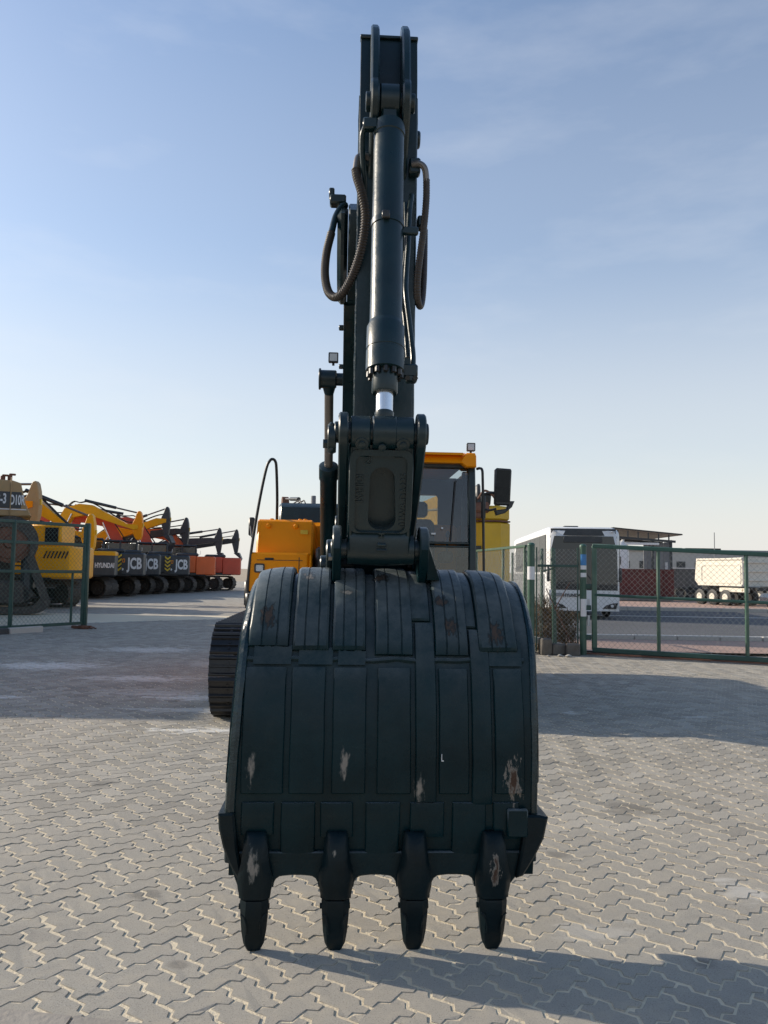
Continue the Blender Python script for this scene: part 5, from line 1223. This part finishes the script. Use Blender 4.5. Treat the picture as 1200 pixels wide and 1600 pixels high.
# x across, y back along the bus
def bus_ring(y, w_, z0, z1, r=.22):
    o = []
    for (cx, cz, a0, a1) in ((w_ - r, z1 - r, 0, 90), (-w_ + r, z1 - r, 90, 180), (-w_ + .1, z0 + .1, 180, 270), (w_ - .1, z0 + .1, 270, 360)):
        rr_ = r if cz > 1 else .1
        o += [(cx + rr_ * math.cos(R(a)), y, cz + rr_ * math.sin(R(a))) for a in np.linspace(a0, a1, 5)]
    return o
m = MB(); m.rings([bus_ring(.10, 1.12, .32, 3.0, .3), bus_ring(.30, 1.24, .30, 3.12, .26), bus_ring(.8, 1.26, .30, 3.17, .24), bus_ring(11.4, 1.26, .30, 3.17, .24), bus_ring(11.7, 1.2, .35, 3.1, .3)]); bb = m.build('body', M['white'], bs, smooth=50)
def bulge(x): return .02 + .10 * (x / 1.15) ** 2
def front_panel(name, mat, zs, off, parent, xw=1.13, sl=0.0):
    m = MB(); xs_ = np.linspace(-xw, xw, 13)
    rows = [[(x, bulge(x) - off + (z - 1.0) * sl, z) for x in xs_] for z in zs]
    n_ = len(xs_); vs = [p for r_ in rows for p in r_]
    m.add(vs, [(i * n_ + k, i * n_ + k + 1, (i + 1) * n_ + k + 1, (i + 1) * n_ + k) for i in range(len(rows) - 1) for k in range(n_ - 1)])
    m.add([(p[0], p[1] + .08, p[2]) for p in vs], [(i * n_ + k, (i + 1) * n_ + k, (i + 1) * n_ + k + 1, i * n_ + k + 1) for i in range(len(rows) - 1) for k in range(n_ - 1)])
    return m.build(name, M[mat], parent, smooth=50, recalc=False)
front_panel('windscreen', 'dark_glass', (1.12, 1.6, 2.2, 2.82), .06, bs, sl=.035)
front_panel('dash_panel', 'black', (.98, 1.18), .085, bs, 1.12)
front_panel('roof_front', 'charcoal', (2.84, 2.95, 3.02, 3.08), .05, bs, 1.10, sl=.05)
front_panel('bumper', 'white', (.28, .45, .7, .98), .10, bs, 1.17)
m = MB(); m.box((-.05, -.02, 2.70), (1.3, .02, .20), .005); m.build('destination_box', M['charcoal'], bs)
for sx in (-1, 1):
    m = MB(); m.prism([(sx * .58, .36), (sx * 1.05, .36), (sx * 1.12, .56), (sx * .95, .55), (sx * .72, .48)], -.06, .02, 'y', .01); h_ = m.build('headlight', M['black'], bs)
    m = MB(); m.cyl((sx * .92, -.075, .46), (sx * .92, -.05, .46), .05, 14); m.build('lens', M['lamp'], h_)
    m = MB(); m.box((sx * .98, .06, 2.97), (.16, .05, .04), .012); m.build('marker_light', M['lamp'], bs)
    m = MB(); m.box((sx * 1.21, .02, 1.5), (.10, .12, .5), .03); m.tube([(sx * 1.12, .1, 1.3), (sx * 1.2, .02, 1.32)], .02, 6); m.build('mirror', M['black'], bs)
    for y in (1.9, 8.6):
        m = MB(); m.lathe((sx * 1.0, y, .47), (sx * 1.22, y, .47), [(0, .4), (.03, .47), (.19, .47), (.22, .42)], 24); wl = m.build('wheel', M['rubber'], bs)
        m = MB(); m.cyl((sx * 1.2, y, .47), (sx * 1.235, y, .47), .27, 20, .02); m.build('rim', M['grey'], wl)
    for k in range(7):
        m = MB(); m.box((sx * 1.264, 1.05 + k * 1.45, 2.22), (.014, 1.40, 1.30), .004); m.build('side_window', M['bus_glass'], bs, smooth=0)
m = MB(); m.box((-.25, 1.3, 3.20), (.5, .35, .06), .02); m.build('roof_hatch', M['charcoal'], bs)
m = MB(); m.box((-1.262, 5.9, .92), (.02, 10.6, 1.15), .004); m.build('dulling_panel', M['grey'], bs)  # grey panel added to dull the sunlit white side of the bus
text('HYUNDAI', .14, .004, Matrix.Translation((-.42, -.095, .80)) @ Matrix.Rotation(R(90), 4, 'X'), 'lettering', M['black'], bs, bold=.006)
m = MB(); m.box((-.95, -.06, .82), (.42, .02, .12), .01); m.build('grille', M['grey'], bs)
m = MB(); m.tube([(.35, -.03, 1.18), (-.25, -.055, 1.95)], .012, 6); m.tube([(-.9, -.01, 1.2), (-.3, -.04, 1.3)], .012, 6); m.build('wiper', M['black'], bs)

# ------------------------------------------------------------------ across the street
skp = thing('skip', 'long maroon steel skip with a sloping end across the street', 'skip', (14.6, 46.5, -.03), R(1))
m = MB(); m.prism([(-1.92, .22), (-1.92, 1.15), (-1.42, 1.80), (1.95, 1.80), (1.95, .22)], -.9, .9, 'y', .02); m.build('shell', M['maroon'], skp)
for x in np.arange(-1.2, 1.9, .52):
    m = MB(); m.box((x, -.925, 1.0), (.08, .05, 1.5), .006); m.build('rib', M['maroon'], skp)
m = MB(); m.box((.27, -.93, 1.77), (3.38, .08, .09), .01); m.build('rim', M['maroon'], skp)
m = MB(); m.box((0, 0, .12), (3.9, 1.5, .2), .02); m.build('skid', M['grey'], skp)

shd = thing('shed', 'open steel shed with a dark flat canopy roof behind the maroon skip', 'shed', (16.0, 51.0, 0), R(-2))
m = MB(); m.prism([(-1.9, 4.26), (2.3, 3.90), (2.3, 3.98), (-1.9, 4.34)], -2.2, 8, 'y'); m.build('roof', M['black'], shd)
for y in (-2.1, .4, 3):
    m = MB(); m.bar((-1.8, y, 3.74), (1.9, y, 3.50), .10, .14); m.build('beam', M['charcoal'], shd)
for k in range(6):
    x = -1.6 + k * .62; m = MB(); m.bar((x, -2.1, 3.85 - (x + 3.5) * .065), (x, -2.1, 4.36 - (x + 3.6) * .083), .07, .07); m.build('strut', M['charcoal'], shd)
m = MB(); m.box((-.6, -2.1, 3.35), (3.0, .12, .14), .01); m.build('white_beam', M['white'], shd)
for x in (-1.25, .55, 1.65):
    m = MB(); m.bar((x, -2.0, 0), (x, -2.0, 3.6), .14, .14, .01); m.build('column', M['white'] if x < 0 else M['charcoal'], shd)
for k in range(7):
    x = .22 + k * .25; h = 3.30 + k * .035; m = MB(); m.box((x, -1.6 - .03 * (k % 2), h / 2), (.245, .05, h), .006); m.build('wall_panel', M['grey'], shd)
m = MB(); m.box((1.45, -1.75, 2.0), (.16, .10, .50), .01); m.build('wall_box', M['white'], shd)
wt = thing('tank', 'white upright tank with a domed top beside the shed', 'tank', (14.55, 49.2, 0), 0)
m = MB(); m.lathe((0, 0, 0), (0, 0, 4), [(0, .52), (3.0, .52), (3.25, .46), (3.45, .30), (3.54, .06)], 24); m.build('shell', M['white'], wt)
m = MB(); m.box((-.25, -.50, 2.3), (.26, .12, .5), .02); m.build('valve_box', M['black'], wt); m = MB(); m.box((-.1, -.5, 1.85), (.6, .1, .08), .01); m.build('bracket', M['white'], wt)

fc = thing('fence', 'grey corrugated sheet fence between the skip and the cream tipper truck', 'fence', (17.6, 52.0, 0), 0)
for k in range(22):
    m = MB(); x = k * .2; m.box((x, .02 * (k % 2), .95), (.19, .04 + .03 * (k % 2), 1.9), .01); m.build('sheet_panel', M['darksheet'], fc)
m = MB(); m.box((2.1, -.06, 1.92), (4.4, .06, .06), .01); m.build('cap_rail', M['white'], fc)
for i, (x, y, z, r_, lab) in enumerate(((17.6, 47.4, 0, .42, 'leftmost tyre of the low black pile by the grey fence'), (18.25, 47.6, 0, .45, 'large tyre in the middle of the black pile by the grey fence'), (18.9, 47.5, 0, .42, 'tyre of the black pile nearest to the tipper truck'), (18.45, 47.75, .42, .40, 'topmost tyre of the black pile by the grey fence'))):
    m = MB(); ring = []
    for k in range(20):
        a = 2 * math.pi * k / 20; ring.append([(math.cos(a) * (r_ - .12 + .12 * math.cos(b_)), math.sin(a) * (r_ - .12 + .12 * math.cos(b_)), .12 * math.sin(b_)) for b_ in np.linspace(0, 2 * math.pi, 9)[:-1]])
    m.rings(ring, closed=True); o = m.build('tyre', M['rubber']); o.location = (x, y, z + (.40 if z == 0 else .12)); o.rotation_euler = (R(72) if z == 0 else .15, rnd.uniform(-.3, .3), rnd.uniform(-.6, .6)); tag(o, lab, 'tyre', 'tyres piled by the grey fence')

def tipper(label, loc, rz, mat, wheels=3):
    """body seen from its long side; +x runs to the truck's rear"""
    t = thing('tipper_truck', label, 'truck', loc, rz, 'tipper trucks parked across the street')
    m = MB(); m.prism([(-1.15, 1.02), (-1.42, 1.25), (-1.30, 2.34), (.0, 2.38), (2.1, 2.44), (2.12, 1.02)], -.85, .85, 'y', .03); bd = m.build('tipper_body', M[mat], t)
    m = MB(); m.frame(rr(-.95, 2.0, 1.12, 2.12, .12), rr(-.82, 1.88, 1.22, 2.02, .10), -.88, -.84, 'y'); m.build('side_rib', M[mat], bd)
    m = MB(); m.box((.45, -.88, 2.36), (3.3, .06, .09), .01); m.build('top_rim', M[mat], bd)
    m = MB(); m.box((.5, -.87, 1.04), (3.2, .07, .10), .01); m.build('bottom_rail', M[mat], bd)
    for z in (1.3, 1.75, 2.2):
        m = MB(); m.box((2.14, 0, z), (.05, 1.6, .09), .01); m.build('tail_rib', M[mat], bd)
    m = MB(); m.box((.6, 0, .86), (4.0, .8, .18), .02); m.build('chassis', M['black'], t)
    m = MB(); m.box((1.4, -.75, .80), (2.0, .12, .22), .02); m.build('side_guard', M[mat], t)
    m = MB(); m.box((2.05, -.7, .82), (.10, .22, .12), .01); m.build('tail_light', M['gold'], t)
    for k in range(wheels):
        for y in (-.75, .75):
            m = MB(); x = -.98 + k * .95 if k < 3 else 1.9; m.lathe((x, y - .16, .40), (x, y + .16, .40), [(0, .30), (.03, .40), (.28, .40), (.31, .3)], 22); wh = m.build('wheel', M['rubber'], t)
            m = MB(); m.cyl((x, y - .175, .40), (x, y + .175, .40), .22, 18, .03); m.build('rim', M[mat], wh)
    return t
tipper('cream tipper truck with three wheels showing, parked across the street', (17.97, 42.0, -.03), R(-72), 'cream')
tipper('second tipper truck cut off by the right edge of the photo', (21.4, 42.6, -.03), R(-72), 'cream')
cr = thing('car', 'dark blue car parked under the second tipper at the right edge', 'car', (19.0, 36.6, -.03), R(0))
m = MB(); m.prism([(-1.45, .25), (-1.5, .55), (-1.35, .72), (-.95, .78), (-.55, 1.02), (.9, 1.05), (1.6, .78), (2.3, .68), (2.35, .25)], -.85, .85, 'y', .06); m.build('body', M['navycar'], cr)
m = MB(); m.prism([(-.85, .78), (-.5, .98), (.82, 1.0), (1.35, .78)], -.87, -.84, 'y'); m.build('side_window', M['dark_glass'], cr, smooth=0)
for x in (-.85, 1.55):
    for y in (-.78, .78):
        m = MB(); m.lathe((x, y - .1, .3), (x, y + .1, .3), [(0, .24), (.02, .3), (.18, .3), (.2, .24)], 20); wh = m.build('wheel', M['rubber'], cr); m = MB(); m.cyl((x, y - .108, .3), (x, y + .108, .3), .19, 16, .02); m.build('rim', M['grey'], wh)
m = MB(); m.box((-1.47, -.35, .62), (.06, .3, .10), .02); m.build('tail_light', M['rust'], cr)

fb = thing('warehouse', 'long pale warehouse far behind the cream tipper truck', 'building', (37, 95, 0), 0)
m = MB(); m.box((0, 0, 2.1), (22, 8, 4.2), .05); m.build('wall', M['far_grey'], fb)
m = MB(); m.box((0, 0, 4.25), (22.4, 8.4, .25), .05); m.build('roof', M['grey'], fb)
for x in (-4.2, -1.6, .2):
    m = MB(); m.box((x, -4.05, 4.45), (2.2, .3, .18), .02); m.build('roof_unit', M['black'], fb)
for x in np.arange(-9.5, 10, 2.1):
    m = MB(); m.box((x, -4.03, 2.6), (1.0, .08, .8), .01); m.build('window', M['charcoal'], fb)
ms = MB(); ms.cyl((36.4, 88, 0), (36.4, 88, 6.2), .05, 8); tag(ms.build('mast', M['grey']), 'thin grey mast rising above the far warehouse', 'mast')
sg = MB(); sg.tube([(12.6, 41.5, 0), (12.6, 41.5, 2.2)], .04, 8)

# unseen building added left of the frame to shade the left half of the yard
shade_bld = thing('shade_building', 'unseen beige building added left of the yard to shade it', 'building', (-16.7, 17.85, 0), 0)
m = MB(); m.box((0, 0, 2.75), (6.6, 11.9, 5.5), .03); m.build('wall', M['plaster'], shade_bld)
m = MB(); m.box((0, 0, 5.58), (6.9, 12.2, .18), .03); m.build('roof', M['concrete'], shade_bld)
for y in (-4, -1.3, 1.4, 4.1):
    for z in (1.6, 4.1):
        m = MB(); m.box((3.31, y, z), (.06, 1.2, 1.1), .01); w_ = m.build('window', M['dark_glass'], shade_bld); m = MB(); m.box((3.34, y, z - .6), (.12, 1.35, .07), .01); m.build('sill', M['concrete'], w_)
